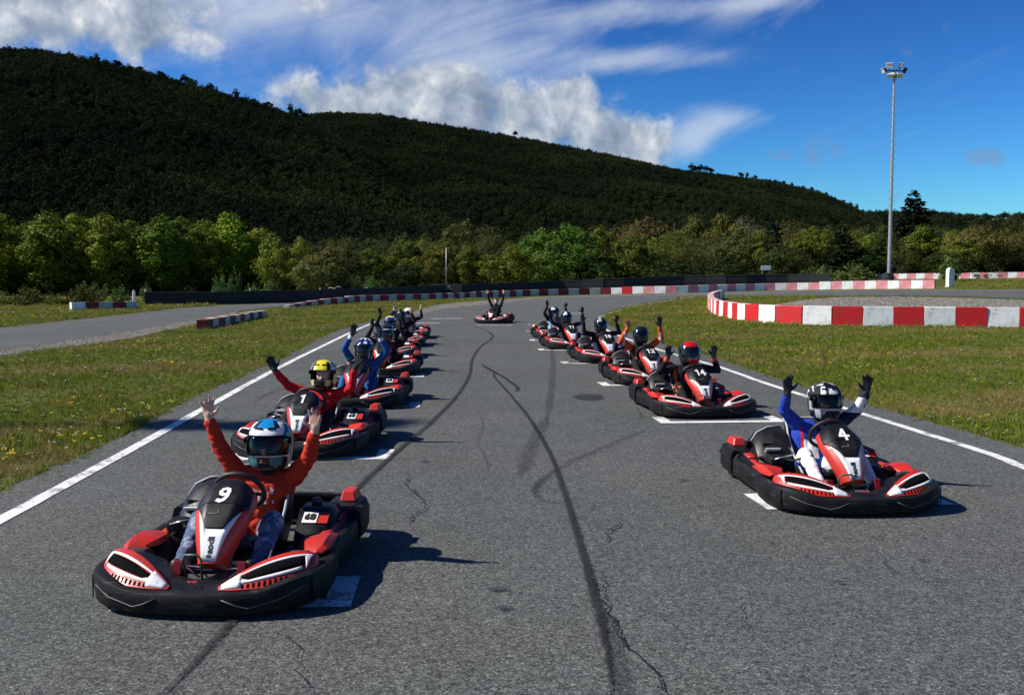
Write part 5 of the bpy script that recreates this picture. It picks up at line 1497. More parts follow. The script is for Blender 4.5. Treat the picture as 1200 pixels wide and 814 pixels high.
GRID = [ # key, position, yaw, number, far, label
    ('9', (-1.69, 6.14), -3.0, '9', False, 'black and red go-kart numbered 9, first of its line, driver in orange-red'),
    ('red', (-2.20, 10.8), -4.5, '1', False, 'red and black go-kart right behind kart 9, driver in red with yellow-topped helmet'),
    ('blue', (-2.25, 14.6), -2.5, '3', False, 'black and red go-kart carrying the driver in plain blue'),
    ('visor', (-2.49, 19.2), -1, None, True, 'go-kart with the dark-clad driver whose helmet has a white brow, behind the blue driver'),
    ('patch', (-2.88, 23.0), -.5, None, True, 'go-kart of the driver in the white, blue and yellow helmet'),
    ('dark', (-3.06, 26.9), 2, None, True, 'second to last go-kart of the line beside the grass, black-helmeted driver'),
    ('white', (-3.23, 30.4), 2, None, True, 'last go-kart of the line beside the grass, driver in plain white helmet'),
    ('4', (2.69, 8.41), 5, '4', False, 'black and red go-kart numbered 4 with driver in blue and white suit'),
    ('14', (2.5, 13.7), 9, '14', False, 'black and red go-kart numbered 14 with driver in red-fronted black helmet'),
    ('12', (2.38, 17.6), 8, '12', False, 'black and red go-kart numbered 12 with the orange-sleeved driver'),
    ('18', (2.05, 22.0), 9, '18', True, 'go-kart numbered 18 between kart 12 and kart 11'),
    ('11', (1.5, 26.1), 9, '11', True, 'go-kart numbered 11 with the navy-sleeved driver'),
    ('rear', (1.35, 30.1), 9, None, True, 'hindmost go-kart of the line by the bend, driver in pale blue front'),
    ('lone', (-.72, 40.6), -14, None, True, 'lone go-kart standing across the middle of the track at the back'),
]
KARTS = {}
for key, pos, yaw, num, far, lab in GRID:
    KARTS[key] = kart(pos, yaw, num, lab, far)
KARTS['9'].scale = (.955, 1, 1)
# white grid slots painted under the karts
def slot_mark(pos, yaw, wide=.82, leg=.42):
    a = rad(yaw); fw = Vector((math.sin(a), -math.cos(a), 0)); rt = Vector((-fw.y, fw.x, 0))
    c = Vector((pos[0], pos[1], 0)) + fw * 1.0
    mb = MB()
    def q(u0, u1, v0, v1):
        vs = []
        for u, v in ((u0, v0), (u1, v0), (u1, v1), (u0, v1)):
            p = c + rt * u + fw * v; vs.append((p.x, p.y, zg(p.x, p.y) + LIFT_P + .00035 * p.y + .001))
        mb.add(vs, [[0, 1, 2, 3]])
    q(-wide, wide, 0, .15); q(-wide, -wide + .16, -leg, 0); q(wide - .16, wide, -leg, 0)
    tag(mb.build('grid_mark', PAINT), kind='structure')
for (x, y), yw, w_ in [((-1.63, 6.50), 3, .665), ((-2.1, 11.0), 2, .82), ((-2.2, 15.0), 3, .82), ((-2.5, 19.3), 3, .8), ((2.70, 8.93), 6, .79), ((2.62, 13.55), 4.5, .82), ((2.25, 17.9), 6, .82), ((1.85, 22.2), 5, .85), ((1.45, 26.1), 5, .85), ((1.25, 30), 5, .8)]:
    slot_mark((x, y), yw, w_)

# ------------------------------------------------------------------ drivers
SKIN = mat('skin', (.60, .36, .26), .55, spec=.35, vary=.15, scale=25)
def cloth(name, c, vary=.18): return mat(name, c, .85, spec=.2, vary=vary, scale=22, bump=.35, bump_scale=45)
ORANGE = cloth('orange_jersey', (.47, .034, .016)); REDC = cloth('red_jersey', (.50, .014, .018)); BLUEC = cloth('blue_overall', (.020, .085, .26))
BLACKC = cloth('black_cloth', (.013, .013, .015)); NAVY = cloth('navy_cloth', (.014, .020, .055)); DRKRED = cloth('wine_cloth', (.10, .010, .014))
ROYAL = cloth('royal_blue', (.018, .050, .34)); WHITEC = cloth('white_cloth', (.74, .74, .76), .1); GREYC = cloth('grey_cloth', (.22, .24, .27)); PALEB = cloth('pale_blue_cloth', (.24, .34, .46))
ORNG = cloth('orange_sleeve', (.62, .10, .025)); GLOVE = mat('black_glove', (.012, .012, .013), .6); OGLOVE = mat('orange_glove', (.62, .17, .05), .6)
SHOE = mat('dark_shoe', (.022, .022, .024), .5); HAIR = mat('dark_hair', (.022, .014, .009), .5)
def patterned(name, base, other, scale, thr, stretch=(1, 1, 1)):
    m_ = bpy.data.materials.new(name); m_.use_nodes = True
    t = NT(m_.node_tree); out = t.n('ShaderNodeOutputMaterial'); b = t.n('ShaderNodeBsdfPrincipled'); t.t.links.new(b.outputs[0], out.inputs[0])
    b.inputs['Roughness'].default_value = .8; b.inputs['Specular IOR Level'].default_value = .2
    co = t.vm('MULTIPLY', t.n('ShaderNodeTexCoord').outputs['Object'], stretch)
    n = t.noise(co, scale, 3, .55)
    t.put(b.inputs['Base Color'], t.mix(t.step(n, thr - .03, thr + .03), (*base, 1), (*other, 1)))
    return m_
PRINT = patterned('jersey_print', (.47, .034, .016), (.74, .72, .70), 38, .54, (1, 1, .7))
JEANS = patterned('blue_jeans', (.075, .105, .19), (.24, .29, .38), 10, .53)
ART = patterned('helmet_art', (.02, .02, .022), (.50, .51, .53), 15, .57, (1, 1, 1.6))
ART2 = patterned('overall_print', (.018, .05, .34), (.70, .70, .74), 13, .60)

def capsule(a, b, ra, rb, n=12, h=4):
    a, b = Vector(a), Vector(b); d = b - a; l = d.length
    t = d / l if l > 1e-6 else Vector((0, 0, 1))
    x = t.orthogonal().normalized(); y = t.cross(x)
    rings = []
    for k in range(h + 1):
        q = math.pi / 2 * k / h
        rings.append((a - t * (ra * math.cos(q)), max(ra * math.sin(q), ra * .02)))
    for k in range(h + 1):
        q = math.pi / 2 * k / h
        rings.append((b + t * (rb * math.sin(q)), max(rb * math.cos(q), rb * .02)))
    vs = [c + x * (r * math.cos(2 * math.pi * j / n)) + y * (r * math.sin(2 * math.pi * j / n)) for c, r in rings for j in range(n)]
    m_ = len(rings); fs = [[i * n + j, i * n + (j + 1) % n, (i + 1) * n + (j + 1) % n, (i + 1) * n + j] for i in range(m_ - 1) for j in range(n)]
    fs += [list(range(n))[::-1], [(m_ - 1) * n + j for j in range(n)]]
    return vs, fs
def ik(S_, W_, l1, l2, pole):
    S_, W_ = Vector(S_), Vector(W_); d = W_ - S_; L = min(d.length, (l1 + l2) * .995)
    t = d.normalized(); a = (l1 * l1 - l2 * l2 + L * L) / (2 * L); h = math.sqrt(max(0, l1 * l1 - a * a))
    p = Vector(pole); p = (p - t * p.dot(t)).normalized()
    return S_ + t * a + p * h, S_ + t * L
def hand_prims(wr, d, nrm, side, m_, k=1.0, spread=1.0, curl=.35):
    """five fingers on a palm: d along the hand, nrm out of the palm, side towards the thumb"""
    d, nrm = Vector(d).normalized(), Vector(nrm); nrm = (nrm - d * nrm.dot(d)).normalized(); s_ = d.cross(nrm)
    if s_.dot(Vector(side)) < 0: s_ = -s_
    out = [(wr, wr + d * .03, .026 * k, .026 * k, m_)]
    lens = [.066, .078, .072, .055]; spr = [.30, .09, -.11, -.34]
    for i in range(4):
        o = (1.5 - i) * .0205 * k
        base = wr + d * .022 * k + s_ * (o * .62); kn = wr + d * (.095 - (.004 if i in (0, 2) else .013 if i == 3 else 0)) * k + s_ * o - nrm * .004
        out.append((base, kn, .0155 * k, .0135 * k, m_))
        fd = (d + s_ * (spr[i] * spread) + nrm * (.12 * curl)).normalized()
        mid = kn + fd * (lens[i] * .52 * k); fd2 = (fd + nrm * curl * (.8 + .2 * i)).normalized()
        out.append((kn, mid, .0112 * k, .0098 * k, m_)); out.append((mid, mid + fd2 * (lens[i] * .50 * k), .0098 * k, .0078 * k, m_))
    tb = wr + d * .035 * k + s_ * .030 * k + nrm * .006; tm = tb + (d * .55 + s_ * .75 + nrm * .25).normalized() * (.042 * k)
    out.append((wr + d * .015, tb, .019 * k, .0165 * k, m_)); out.append((tb, tm, .0150 * k, .0120 * k, m_)); out.append((tm, tm + (d * .9 + s_ * .45 + nrm * .25).normalized() * (.030 * k), .0115 * k, .0085 * k, m_))
    return out
def driver_prims(P):
    s = P.get('s', 1.0); dz = P.get('dz', 0.0); hx = P.get('hx', 0.0)
    M = P['mats']; pr = []
    hip, trs, tor, slv, hnd, sho, cuff = M.get('hip', M['leg']), M['leg'], M['torso'], M['sleeve'], M['hand'], M.get('shoe', SHOE), M.get('cuff')
    for x in (-1, 1):
        m_ = M.get('leg_r' if x > 0 else 'leg_l', trs)
        h_, k_, a_ = Vector((x * .095, -.19, .17)), Vector((x * .225, .17, .345)), Vector((x * .225, .50, .165))
        pr += [(h_, k_, .092, .066, m_), (k_, a_, .064, .044, m_), (a_ + Vector((0, -.02, .01)), a_ + Vector((0, .0, -.01)), .047, .047, m_)]
        pr += [(a_ + Vector((0, .0, -.035)), a_ + Vector((x * -.01, .10, .03)), .040, .034, sho), (a_ + Vector((0, -.015, -.055)), a_ + Vector((0, .06, .0)), .034, .034, sho)]
    pr += [((-.075, -.22, .175), (.075, -.22, .175), .118, .118, hip)]
    zt = lambda z: z * 1.0 + dz * S(.2, .5, z)
    pr += [((0, -.235, .20), (0, -.285, zt(.36)), .135, .135, tor), ((-.05, -.25, .24), (-.07, -.29, zt(.42)), .105, .115, tor), ((.05, -.25, .24), (.07, -.29, zt(.42)), .105, .115, tor)]
    pr += [((-.085 + hx * .5, -.295, zt(.46)), (.085 + hx * .5, -.295, zt(.46)), .108, .108, tor), ((-.135 + hx * .6, -.295, zt(.515)), (.135 + hx * .6, -.295, zt(.515)), .068, .068, tor), ((hx * .8, -.29, zt(.53)), (hx, -.27, zt(.64)), .062, .056, M.get('collar', tor))]
    hc = Vector((hx, -.255, zt(.745) if dz == 0 else .745 + dz))
    pr += [(hc + Vector((0, -.03, .025)), hc + Vector((0, .005, -.005)), .092, .082, SKIN), (hc + Vector((0, .03, -.05)), hc + Vector((0, .045, -.075)), .052, .038, SKIN), (hc + Vector((0, .082, .0)), hc + Vector((0, .098, -.028)), .010, .015, SKIN),
           (hc + Vector((-.03, .068, .022)), hc + Vector((.03, .068, .022)), .016, .016, SKIN), (hc + Vector((-.02, .078, -.058)), hc + Vector((.02, .078, -.058)), .010, .010, SKIN)]
    if P.get('bare'):
        for x in (-1, 1): pr.append((hc + Vector((x * .088, -.02, .012)), hc + Vector((x * .090, -.015, -.02)), .016, .012, SKIN))
    for x, key in ((1, 'R'), (-1, 'L')):
        A = P[key]
        sh = Vector((x * .178 + hx * .6, -.29, zt(.525)))
        el, wr = ik(sh, A['w'], .275 * s, .245 * s, A.get('pole', (x * .9, .15, -.75)))
        m_ = M.get('sleeve_r' if x > 0 else 'sleeve_l', slv); hm = M.get('hand_r' if x > 0 else 'hand_l', hnd)
        fd = (wr - el).normalized()
        pr += [(sh, el, .067, .050, m_), (el, wr - fd * .035, .051, .039, m_)]
        pr += [(wr - fd * .06, wr - fd * .028, .041, .040, cuff or m_), (wr - fd * .05, wr, .029 if hm is SKIN else .036, .027 if hm is SKIN else .034, hm)]
        d = A.get('d') or (fd * .6 + Vector((0, 0, .5)))
        pr += hand_prims(wr, d, A.get('n', (x * -.15, .95, .1)), (-x, 0, 0), hm, (1.0 if hm is SKIN else 1.14) * P.get('hk', 1.0), A.get('spread', 1.0), A.get('curl', .35))
    return pr, hc
def body_mesh(P, voxel, wrinkle=.005):
    pr, hc = driver_prims(P)
    vs, fs = [], []
    for a, b, ra, rb, m_ in pr:
        v, f = capsule(a, b, ra, rb); o = len(vs); vs += v; fs += [[i + o for i in q] for q in f]
    me = bpy.data.meshes.new('body_raw'); me.from_pydata([tuple(v) for v in vs], [], fs)
    bm = bmesh.new(); bm.from_mesh(me); bmesh.ops.recalc_face_normals(bm, faces=bm.faces); bm.to_mesh(me); bm.free()
    ob = bpy.data.objects.new('body_raw', me); COL.objects.link(ob)
    md = ob.modifiers.new('r', 'REMESH'); md.mode = 'VOXEL'; md.voxel_size = voxel; md.use_smooth_shade = True
    sm = ob.modifiers.new('s', 'SMOOTH'); sm.factor = .5; sm.iterations = 3
    dg = bpy.context.evaluated_depsgraph_get()
    me2 = bpy.data.meshes.new_from_object(ob.evaluated_get(dg))
    bpy.data.objects.remove(ob); bpy.data.meshes.remove(me)
    n = len(me2.vertices); co = np.empty(n * 3, np.float32); me2.vertices.foreach_get('co', co); co = co.reshape(-1, 3)
    no = np.empty(n * 3, np.float32); me2.vertices.foreach_get('normal', no); no = no.reshape(-1, 3)
    mats = []; 
    for p in pr:
        if p[4] not in mats: mats.append(p[4])
    def nearest_mat(c):
        best = np.full(len(c), 1e9); idx = np.zeros(len(c), int)
        for a, b, ra, rb, m_ in pr:
            a, b = np.array(a), np.array(b); d = b - a; t = np.clip(((c - a) @ d) / max(d @ d, 1e-9), 0, 1)
            dist = np.linalg.norm(c - (a + t[:, None] * d), axis=1) - (ra + (rb - ra) * t)
            k = dist < best; best = np.where(k, dist, best); idx = np.where(k, mats.index(m_), idx)
        return idx
    vm_ = nearest_mat(co)
    soft = np.array([0.0 if m_ in (SKIN, GLOVE, OGLOVE, SHOE) else 1.0 for m_ in mats])
    if wrinkle:
        r = np.random.default_rng(P.get('seed', 1)); w = np.zeros(n)
        for k in range(9):
            f = r.normal(size=3) * 26 * (1 + .30 * k); w += np.sin(co @ f + r.uniform(0, 6.28) + 1.6 * np.sin(co @ (f[[1, 2, 0]] * .35))) / (1 + .4 * k)
        co = co + no * ((np.abs(w) * 1.1 - .6) * wrinkle * .75 * soft[vm_])[:, None]
        me2.vertices.foreach_set('co', co.astype(np.float32).ravel())
    nf = len(me2.polygons); ctr = np.empty(nf * 3, np.float32); me2.polygons.foreach_get('center', ctr); ctr = ctr.reshape(-1, 3)
    fm = nearest_mat(ctr)
    if 'over' in P:
        for m_, fn in P['over']:
            if m_ not in mats: mats.append(m_)
            base = fm.copy()
            k = fn(ctr[:, 0], ctr[:, 1], ctr[:, 2], np.array([mats[i].name for i in base])); fm = np.where(k, mats.index(m_), fm)
    me2.materials.clear()
    for m_ in mats: me2.materials.append(m_)
    me2.polygons.foreach_set('material_index', fm.astype(np.int32)); me2.polygons.foreach_set('use_smooth', np.ones(nf, bool)); me2.update()
    return me2, hc

# helmets: rings of (height, half-width, front reach, back reach)
HEL = [(-.152, .088, .118, .080), (-.140, .106, .145, .098), (-.11, .119, .160, .118), (-.07, .128, .163, .134), (-.03, .132, .160, .145), (.01, .133, .154, .151), (.045, .131, .145, .152), (.075, .124, .130, .146), (.10, .112, .110, .132), (.12, .094, .088, .110), (.135, .070, .062, .080), (.144, .042, .036, .046), (.148, .012, .010, .012)]
HZ = [h[0] for h in HEL]
def hel_pt(q, z, off=0.0):
    a, f, b = (np.interp(z, HZ, [h[i] for h in HEL]) for i in (1, 2, 3))
    c, s_ = math.cos(q), math.sin(q)
    ex = 2 / 2.35
    x = (a + off) * math.copysign(abs(s_) ** ex, s_); y = ((f if c >= 0 else b) + off) * math.copysign(abs(c) ** ex, c)
    return Vector((x, y, z + (off * .6 if z > .1 else 0)))
def port(q, z): return abs(q) < 1.22 and -.052 < z < .048 - .012 * (abs(q) / 1.22) ** 2
NQ = 72
HZS = sorted(set(list(np.linspace(-.152, .06, 33)) + list(np.linspace(.06, .148, 22))))
def helmet_mesh(colour, mats):
    mb = MB(); vs = []; qs = [2 * math.pi * i / NQ - math.pi for i in range(NQ)]
    for z in HZS: vs += [hel_pt(q, z) for q in qs]
    fs, mi = [], []
    for k in range(len(HZS) - 1):
        for i in range(NQ):
            z = (HZS[k] + HZS[k + 1]) / 2; q = qs[i] + math.pi / NQ
            if port(q, z): continue
            fs.append([k * NQ + i, k * NQ + (i + 1) % NQ, (k + 1) * NQ + (i + 1) % NQ, (k + 1) * NQ + i]); mi.append(colour(q, z))
    fs.append([(len(HZS) - 1) * NQ + i for i in range(NQ)]); mi.append(colour(0, .148))
    mb.v = [tuple(v) for v in vs]; mb.f = fs; mb.mi = mi; mb.sm = [True] * len(fs)
    me = bpy.data.meshes.new('helmet'); me.from_pydata(mb.v, [], mb.f); me.polygons.foreach_set('material_index', mi); me.polygons.foreach_set('use_smooth', mb.sm)
    for m_ in mats: me.materials.append(m_)
    me.update(); return me
def lining_mesh():
    mb = MB(); qs = [2 * math.pi * i / 32 - math.pi for i in range(32)]
    vs = [hel_pt(q, z, -.016) for z in np.linspace(-.150, .12, 14) for q in qs]; fs = []
    for k in range(13):
        for i in range(32):
            z = -.150 + .27 * (k + .5) / 13
            if abs(qs[i] + .1) < 1.15 and -.06 < z < .05: continue
            fs.append([k * 32 + i, k * 32 + (i + 1) % 32, (k + 1) * 32 + (i + 1) % 32, (k + 1) * 32 + i])
    mb.add(vs, fs); return mb.mesh('lining', mat('helmet_lining', (.015, .015, .016), .9))
def band(q0, q1, z0, z1, off, name, material, nq=26, nzz=5, zf=None):
    mb = MB(); vs = []
    for k in range(nzz + 1):
        for i in range(nq + 1):
            q = q0 + (q1 - q0) * i / nq; a, b = (z0, z1) if zf is None else zf(q)
            vs.append(hel_pt(q, a + (b - a) * k / nzz, off))
    m_ = len(vs)
    vs += [Vector((v.x * .985, v.y * .985, v.z)) for v in vs]
    w_ = nq + 1; fs = []
    for k in range(nzz):
        for i in range(nq):
            fs.append([k * w_ + i, k * w_ + i + 1, (k + 1) * w_ + i + 1, (k + 1) * w_ + i]); fs.append([m_ + k * w_ + i, m_ + (k + 1) * w_ + i, m_ + (k + 1) * w_ + i + 1, m_ + k * w_ + i + 1])
    for i in range(nq):
        for k in (0, nzz): fs.append([k * w_ + i, m_ + k * w_ + i, m_ + k * w_ + i + 1, k * w_ + i + 1])
    for k in range(nzz):
        for i in (0, nq): fs.append([k * w_ + i, (k + 1) * w_ + i, m_ + (k + 1) * w_ + i, m_ + k * w_ + i])
    mb.add(vs, fs); return mb.mesh(name, material)
VIS_CLEAR = bpy.data.materials.new('smoked_visor'); VIS_CLEAR.use_nodes = True
t = NT(VIS_CLEAR.node_tree); o_ = t.n('ShaderNodeOutputMaterial'); gl = t.n('ShaderNodeBsdfGlossy'); tr = t.n('ShaderNodeBsdfTransparent'); mx = t.n('ShaderNodeMixShader'); fr = t.n('ShaderNodeFresnel')
gl.inputs['Roughness'].default_value = .06; tr.inputs['Color'].default_value = (.50, .50, .52, 1); fr.inputs['IOR'].default_value = 1.32
t.t.links.new(fr.outputs[0], mx.inputs[0]); t.t.links.new(tr.outputs[0], mx.inputs[1]); t.t.links.new(gl.outputs[0], mx.inputs[2]); t.t.links.new(mx.outputs[0], o_.inputs[0])
VIS_BLACK = mat('black_visor', (.006, .006, .007), .12, coat=.5)
VIS_Z = lambda q: (-.060, .060 - .012 * (abs(q) / 1.3) ** 2)
LINING = lining_mesh()
VIS_MESH = band(-1.30, 1.30, 0, 0, .007, 'visor', VIS_CLEAR, 30, 6, VIS_Z)
VISB_MESH = band(-1.30, 1.30, 0, 0, .007, 'visor', VIS_BLACK, 30, 6, VIS_Z)
PIVOT = MB(); PIVOT.lathe([(0, -.004), (.022, -.004), (.022, .006), (.016, .010), (0, .010)], n=12, axis='X'); PIVOT = PIVOT.mesh('visor_pivot', BLK_P)
VENT = MB(); VENT.box((0, 0, 0), (.05, .014, .012), .004); VENT = VENT.mesh('vent', BLK_P)
def shell(name, c, coat=.7, rough=.25): return mat(name, c, rough, coat=coat)
H_WHITE, H_BLACK, H_BLUE, H_TEAL = shell('shell_white', (.74, .75, .76)), shell('shell_black', (.010, .010, .011)), shell('shell_blue', (.010, .22, .52)), shell('shell_teal', (.02, .13, .17))
H_YEL, H_CREAM, H_RED, H_SILV, H_NAVY = shell('shell_yellow', (.72, .62, .02)), shell('shell_cream', (.60, .55, .22)), shell('shell_red', (.55, .010, .010), .8, .18), shell('shell_silver', (.38, .39, .41)), shell('shell_navy', (.02, .03, .26))
H_GREY = shell('shell_grey', (.10, .10, .105))
HM = [H_WHITE, H_BLACK, H_BLUE, H_TEAL, H_YEL, H_CREAM, H_RED, H_SILV, H_NAVY, ART, H_GREY]
WHT, BLK, BLU, TEA, YLW, CRM, RDD, SLV, NVY, PAT, GRY = range(11)
EYE_W, EYE_D = mat('eye_white', (.6, .58, .55), .3), mat('eye_dark', (.03, .02, .015), .25)
EYE = MB(); EYE.lathe([(0, -.010), (.007, -.007), (.010, 0), (.007, .007), (0, .010)], n=10, axis='Y'); EYE = EYE.mesh('eye', EYE_W)
PUP = MB(); PUP.lathe([(0, .0085), (.0048, .0085), (.0048, .0102), (0, .0106)], n=8, axis='Y'); PUP = PUP.mesh('pupil', EYE_D)

def h_nine(q, z):
    a = abs(q)
    if z > .098 and a < .80: return BLU if a < .42 and z < .139 else (BLU if z >= .139 else BLK)
    if z > .132: return BLU if a < 1.2 else BLK
    if z > .058: return WHT if a < .85 + 7 * (z - .058) and a < 1.75 else BLK
    if z < -.055 and a < 1.3:
        if z > -.063 - .006 * a: return WHT
        return TEA if (.30 < a < 1.0 and z > -.128) else BLK
    if 1.30 < a < 1.36 and z < .0: return WHT
    return BLK
def h_yellow(q, z):
    a = abs(q)
    if z > .05 and a < .48 + (.5 if z > .125 else 0): return YLW
    if z > .05 and .85 < a < 1.3: return CRM
    if z < -.055 and .45 < a < 1.0 and z > -.12 and (z + .055) < -.02 * (a - .45): return CRM
    if 1.25 < a < 1.8 and -.10 < z < .03: return CRM
    return BLK
def h_four(q, z):
    a = abs(q)
    if z > .052:
        if abs(q + .25) < .30 and z < .10: return WHT
        if abs(q - .45) < .16 and z < .12: return WHT
        if abs(q) < .45 and z > .10: return BLK
        return PAT
    if z < -.055 and a < 1.1: return SLV if (z > -.082 or a > .7) else PAT
    if a > 1.25 and a < 1.6: return SLV if -.08 < z < .0 else BLK
    return PAT if z > 0 else BLK
def h_bluestripe(q, z):
    if z > .045:
        s_ = math.sin(q * 9)
        return NVY if s_ > .1 else (WHT if q > -1.2 else SLV)
    if z < -.06: return BLK if abs(q) < .5 else SLV if abs(q) < .8 else BLK
    return BLK if abs(q) < 1.6 else SLV
def h_brow(q, z): return WHT if (.046 < z < .074 and abs(q) < 1.3) else (GRY if z < -.1 else BLK)
def h_patch(q, z):
    if z > .115: return CRM
    if z > .046: return WHT if q > .35 else NVY if q > -.7 else WHT
    return WHT if z < -.06 and abs(q) < .6 else NVY
def h_plain(c, c2=None): return lambda q, z: c2 if (c2 is not None and z > .055 and .1 < q < .8) else c
def h_redfront(q, z): return RDD if (z > .060 and abs(q) < .95) or (z < -.1 and abs(q) < .5) else BLK
def h_silverside(q, z): return WHT if (0.05 < z < .12 and .1 < q < .6) or (z < -.06 and .0 < q < .6) else SLV if (z > .05 and q > .6) else BLK

def person(key, P, label, voxel, helmet, visor, tilt=(0, 0, 0), hs=1.06, fine=False):
    k = KARTS[key]
    e = empty('person', k.location.copy(), k.rotation_euler.z)
    base = Vector((0, -.20, .06)); R = Matrix.Rotation(k.rotation_euler.z, 3, 'Z')
    e.location = k.location + R @ base
    me, hc = body_mesh(P, voxel, .0034 if voxel < .012 else .004)
    me.name = 'body'
    link_mesh('body', me, e, -base)
    if helmet:
        h = link_mesh('helmet', helmet_mesh(helmet, HM), e, hc - base + Vector((0, -.012, .012)), sc=hs)
        h.rotation_euler = tilt
        link_mesh('lining', LINING, h)
        if visor: link_mesh('visor', visor, h)
        for s_ in (1, -1):
            p = hel_pt(s_ * 1.36, .02, .006); pv = link_mesh('visor_pivot', PIVOT, h, p); pv.rotation_euler = (0, 0, -s_ * .2)
        if fine:
            v = link_mesh('vent', VENT, h, hel_pt(0, -.105, .001)); 
            for s_ in (1, -1):
                v = link_mesh('vent', VENT, h, hel_pt(s_ * .30, .098, .002)); v.rotation_euler = (-.6, 0, -s_ * .3)
    else:
        mb = MB(); rr = []
        for z, a, f, b in [(-.05, .080, -.05, .105), (-.01, .097, -.02, .122), (.03, .100, .055, .125), (.07, .092, .085, .115), (.10, .070, .066, .09), (.118, .03, .03, .04)]:
            rr.append([hc - base + Vector((a * math.sin(q), (f if math.cos(q) > 0 else b) * math.cos(q) - .02, z)) for q in np.linspace(0, 2 * math.pi, 17)[:-1]])
        mb.rings(rr); mb.build('hair', HAIR, e)
    for s_ in (1, -1):
        ey = link_mesh('eye', EYE, e, hc - base + Vector((s_ * .032, .071, .004))); link_mesh('pupil', PUP, ey)
    tag(e, label, 'person', 'kart drivers with raised arms')
    return e
A_ = lambda x, y, z, **k: dict(w=Vector((x, y, z)), **k)
def inbox(x0, x1, z0, z1, y0=-9, only=None):
    return lambda x, y, z, m_: (x > x0) & (x < x1) & (z > z0) & (z < z1) & (y > y0) & (np.isin(m_, only) if only else True)

person('9', dict(s=.865, hk=.92, R=A_(.29, -.17, .93, d=(.03, .1, 1), spread=1.15, pole=(.8, .2, -.5)), L=A_(-.43, -.08, .86, d=(-.05, .12, 1), spread=.8, pole=(-.9, .2, -.45)), hx=-.085, seed=3,
     mats=dict(leg=JEANS, torso=ORANGE, sleeve=ORANGE, hand=SKIN, hip=JEANS, collar=BLACKC), over=[(PRINT, inbox(-.125, .125, .375, .475, -.24, ['orange_jersey']))]),
     'person in orange-red jersey and jeans raising bare hands in kart 9, blue-topped helmet', .0075, h_nine, VIS_MESH, (.04, 0, .02), 1.08, True)
person('red', dict(s=.90, R=A_(.46, -.10, .80, d=(.35, .1, .9), spread=.5, curl=.8, pole=(.2, .2, -1)), L=A_(-.44, -.12, .83, d=(-.35, .1, .9), pole=(-.3, .2, -1)), hx=-.05, seed=4,
     mats=dict(leg=BLACKC, torso=REDC, sleeve=REDC, hand=GLOVE, collar=BLACKC)),
     'person in bright red top, arms spread wide, helmet with yellow top and open visor', .0095, h_yellow, None, (.05, 0, -.05), 1.08, True)
person('blue', dict(R=A_(.17, -.16, .98, d=(-.25, .1, .9), pole=(1, .1, -.2)), L=A_(-.25, -.16, .95, d=(.05, .1, 1), pole=(-1, .1, -.2)), seed=5, dz=.02,
     mats=dict(leg=BLUEC, torso=BLUEC, sleeve=BLUEC, hand=GLOVE, cuff=WHITEC)),
     'person in plain blue overall, arms over a white and navy striped helmet', .012, h_bluestripe, VISB_MESH, (.06, 0, .1))
person('visor', dict(R=A_(.27, -.14, .86, d=(0, .1, 1)), L=A_(-.27, -.14, .86, d=(0, .1, 1)), seed=6, mats=dict(leg=BLACKC, torso=DRKRED, sleeve=BLACKC, hand=GLOVE)),
     'person in dark wine clothes, black helmet with a white brow band', .016, h_brow, VISB_MESH)
person('patch', dict(R=A_(.22, -.15, .97, d=(.2, .1, .9)), L=A_(-.26, -.15, .93, d=(0, .1, 1)), seed=7, dz=.03, mats=dict(leg=BLACKC, torso=BLACKC, sleeve=BLACKC, hand=GLOVE)),
     'person in black with a helmet patched in white, blue and pale yellow', .018, h_patch, VISB_MESH)
person('dark', dict(R=A_(.17, -.15, .93, d=(0, .1, 1)), L=A_(-.28, -.15, .88, d=(0, .1, 1)), seed=8, dz=.02, mats=dict(leg=BLACKC, torso=BLACKC, sleeve=BLACKC, hand=SKIN)),
     'person all in black with black helmet just in front of the white-helmeted driver', .018, h_plain(BLK, WHT), VISB_MESH)
person('white', dict(R=A_(.36, -.15, .82, d=(.2, .1, .9)), L=A_(-.40, -.15, .86, d=(-.1, .1, 1)), seed=9, mats=dict(leg=GREYC, torso=BLACKC, sleeve=BLACKC, hand=SKIN), over=[(WHITEC, inbox(-.06, .10, .36, .45, -.24, ['black_cloth']))]),
     'person in dark jacket with a plain white helmet, last of the grass-side line', .018, h_plain(WHT), VISB_MESH)
person('4', dict(R=A_(.28, -.12, .835, d=(.02, .1, 1), spread=.7, curl=.7, pole=(.55, -.6, -.45)), L=A_(-.43, -.12, .835, d=(-.05, .1, 1), spread=.8, curl=.8, pole=(-.7, -.5, -.45)), hx=-.115, seed=10, s=.81, hk=.92,
     mats=dict(leg=WHITEC, torso=ROYAL, sleeve=ROYAL, hand=GLOVE, hip=ROYAL, collar=BLACKC, sleeve_l=NAVY),
     over=[(WHITEC, lambda x, y, z, m_: (x < -.2) & (z > .65) & (z < .79) & (np.isin(m_, ['navy_cloth', 'royal_blue'])) & (x > -.438 + .012 * np.sin(z * 90))),
           (WHITEC, inbox(-.02, .10, .26, .42, -.20, ['royal_blue'])), (REDC, inbox(.10, .122, .2, .52, -.28, ['royal_blue'])), (NAVY, inbox(-.3, -.02, .3, .6, -.9, ['royal_blue'])),  # the navy half of the torso is its shaded side put into the colour
           (WHITEC, lambda x, y, z, m_: (x > .362) & (z > .58) & (z < .80) & np.isin(m_, ['royal_blue'])), (ROYAL, lambda x, y, z, m_: (x > .20) & (z < .27) & (y < .32) & np.isin(m_, ['white_cloth']))]),
     'person in blue and white race suit with black gloves, grey and white helmet, kart 4', .0075, h_four, VIS_MESH, (.04, 0, 0), 1.06, True)
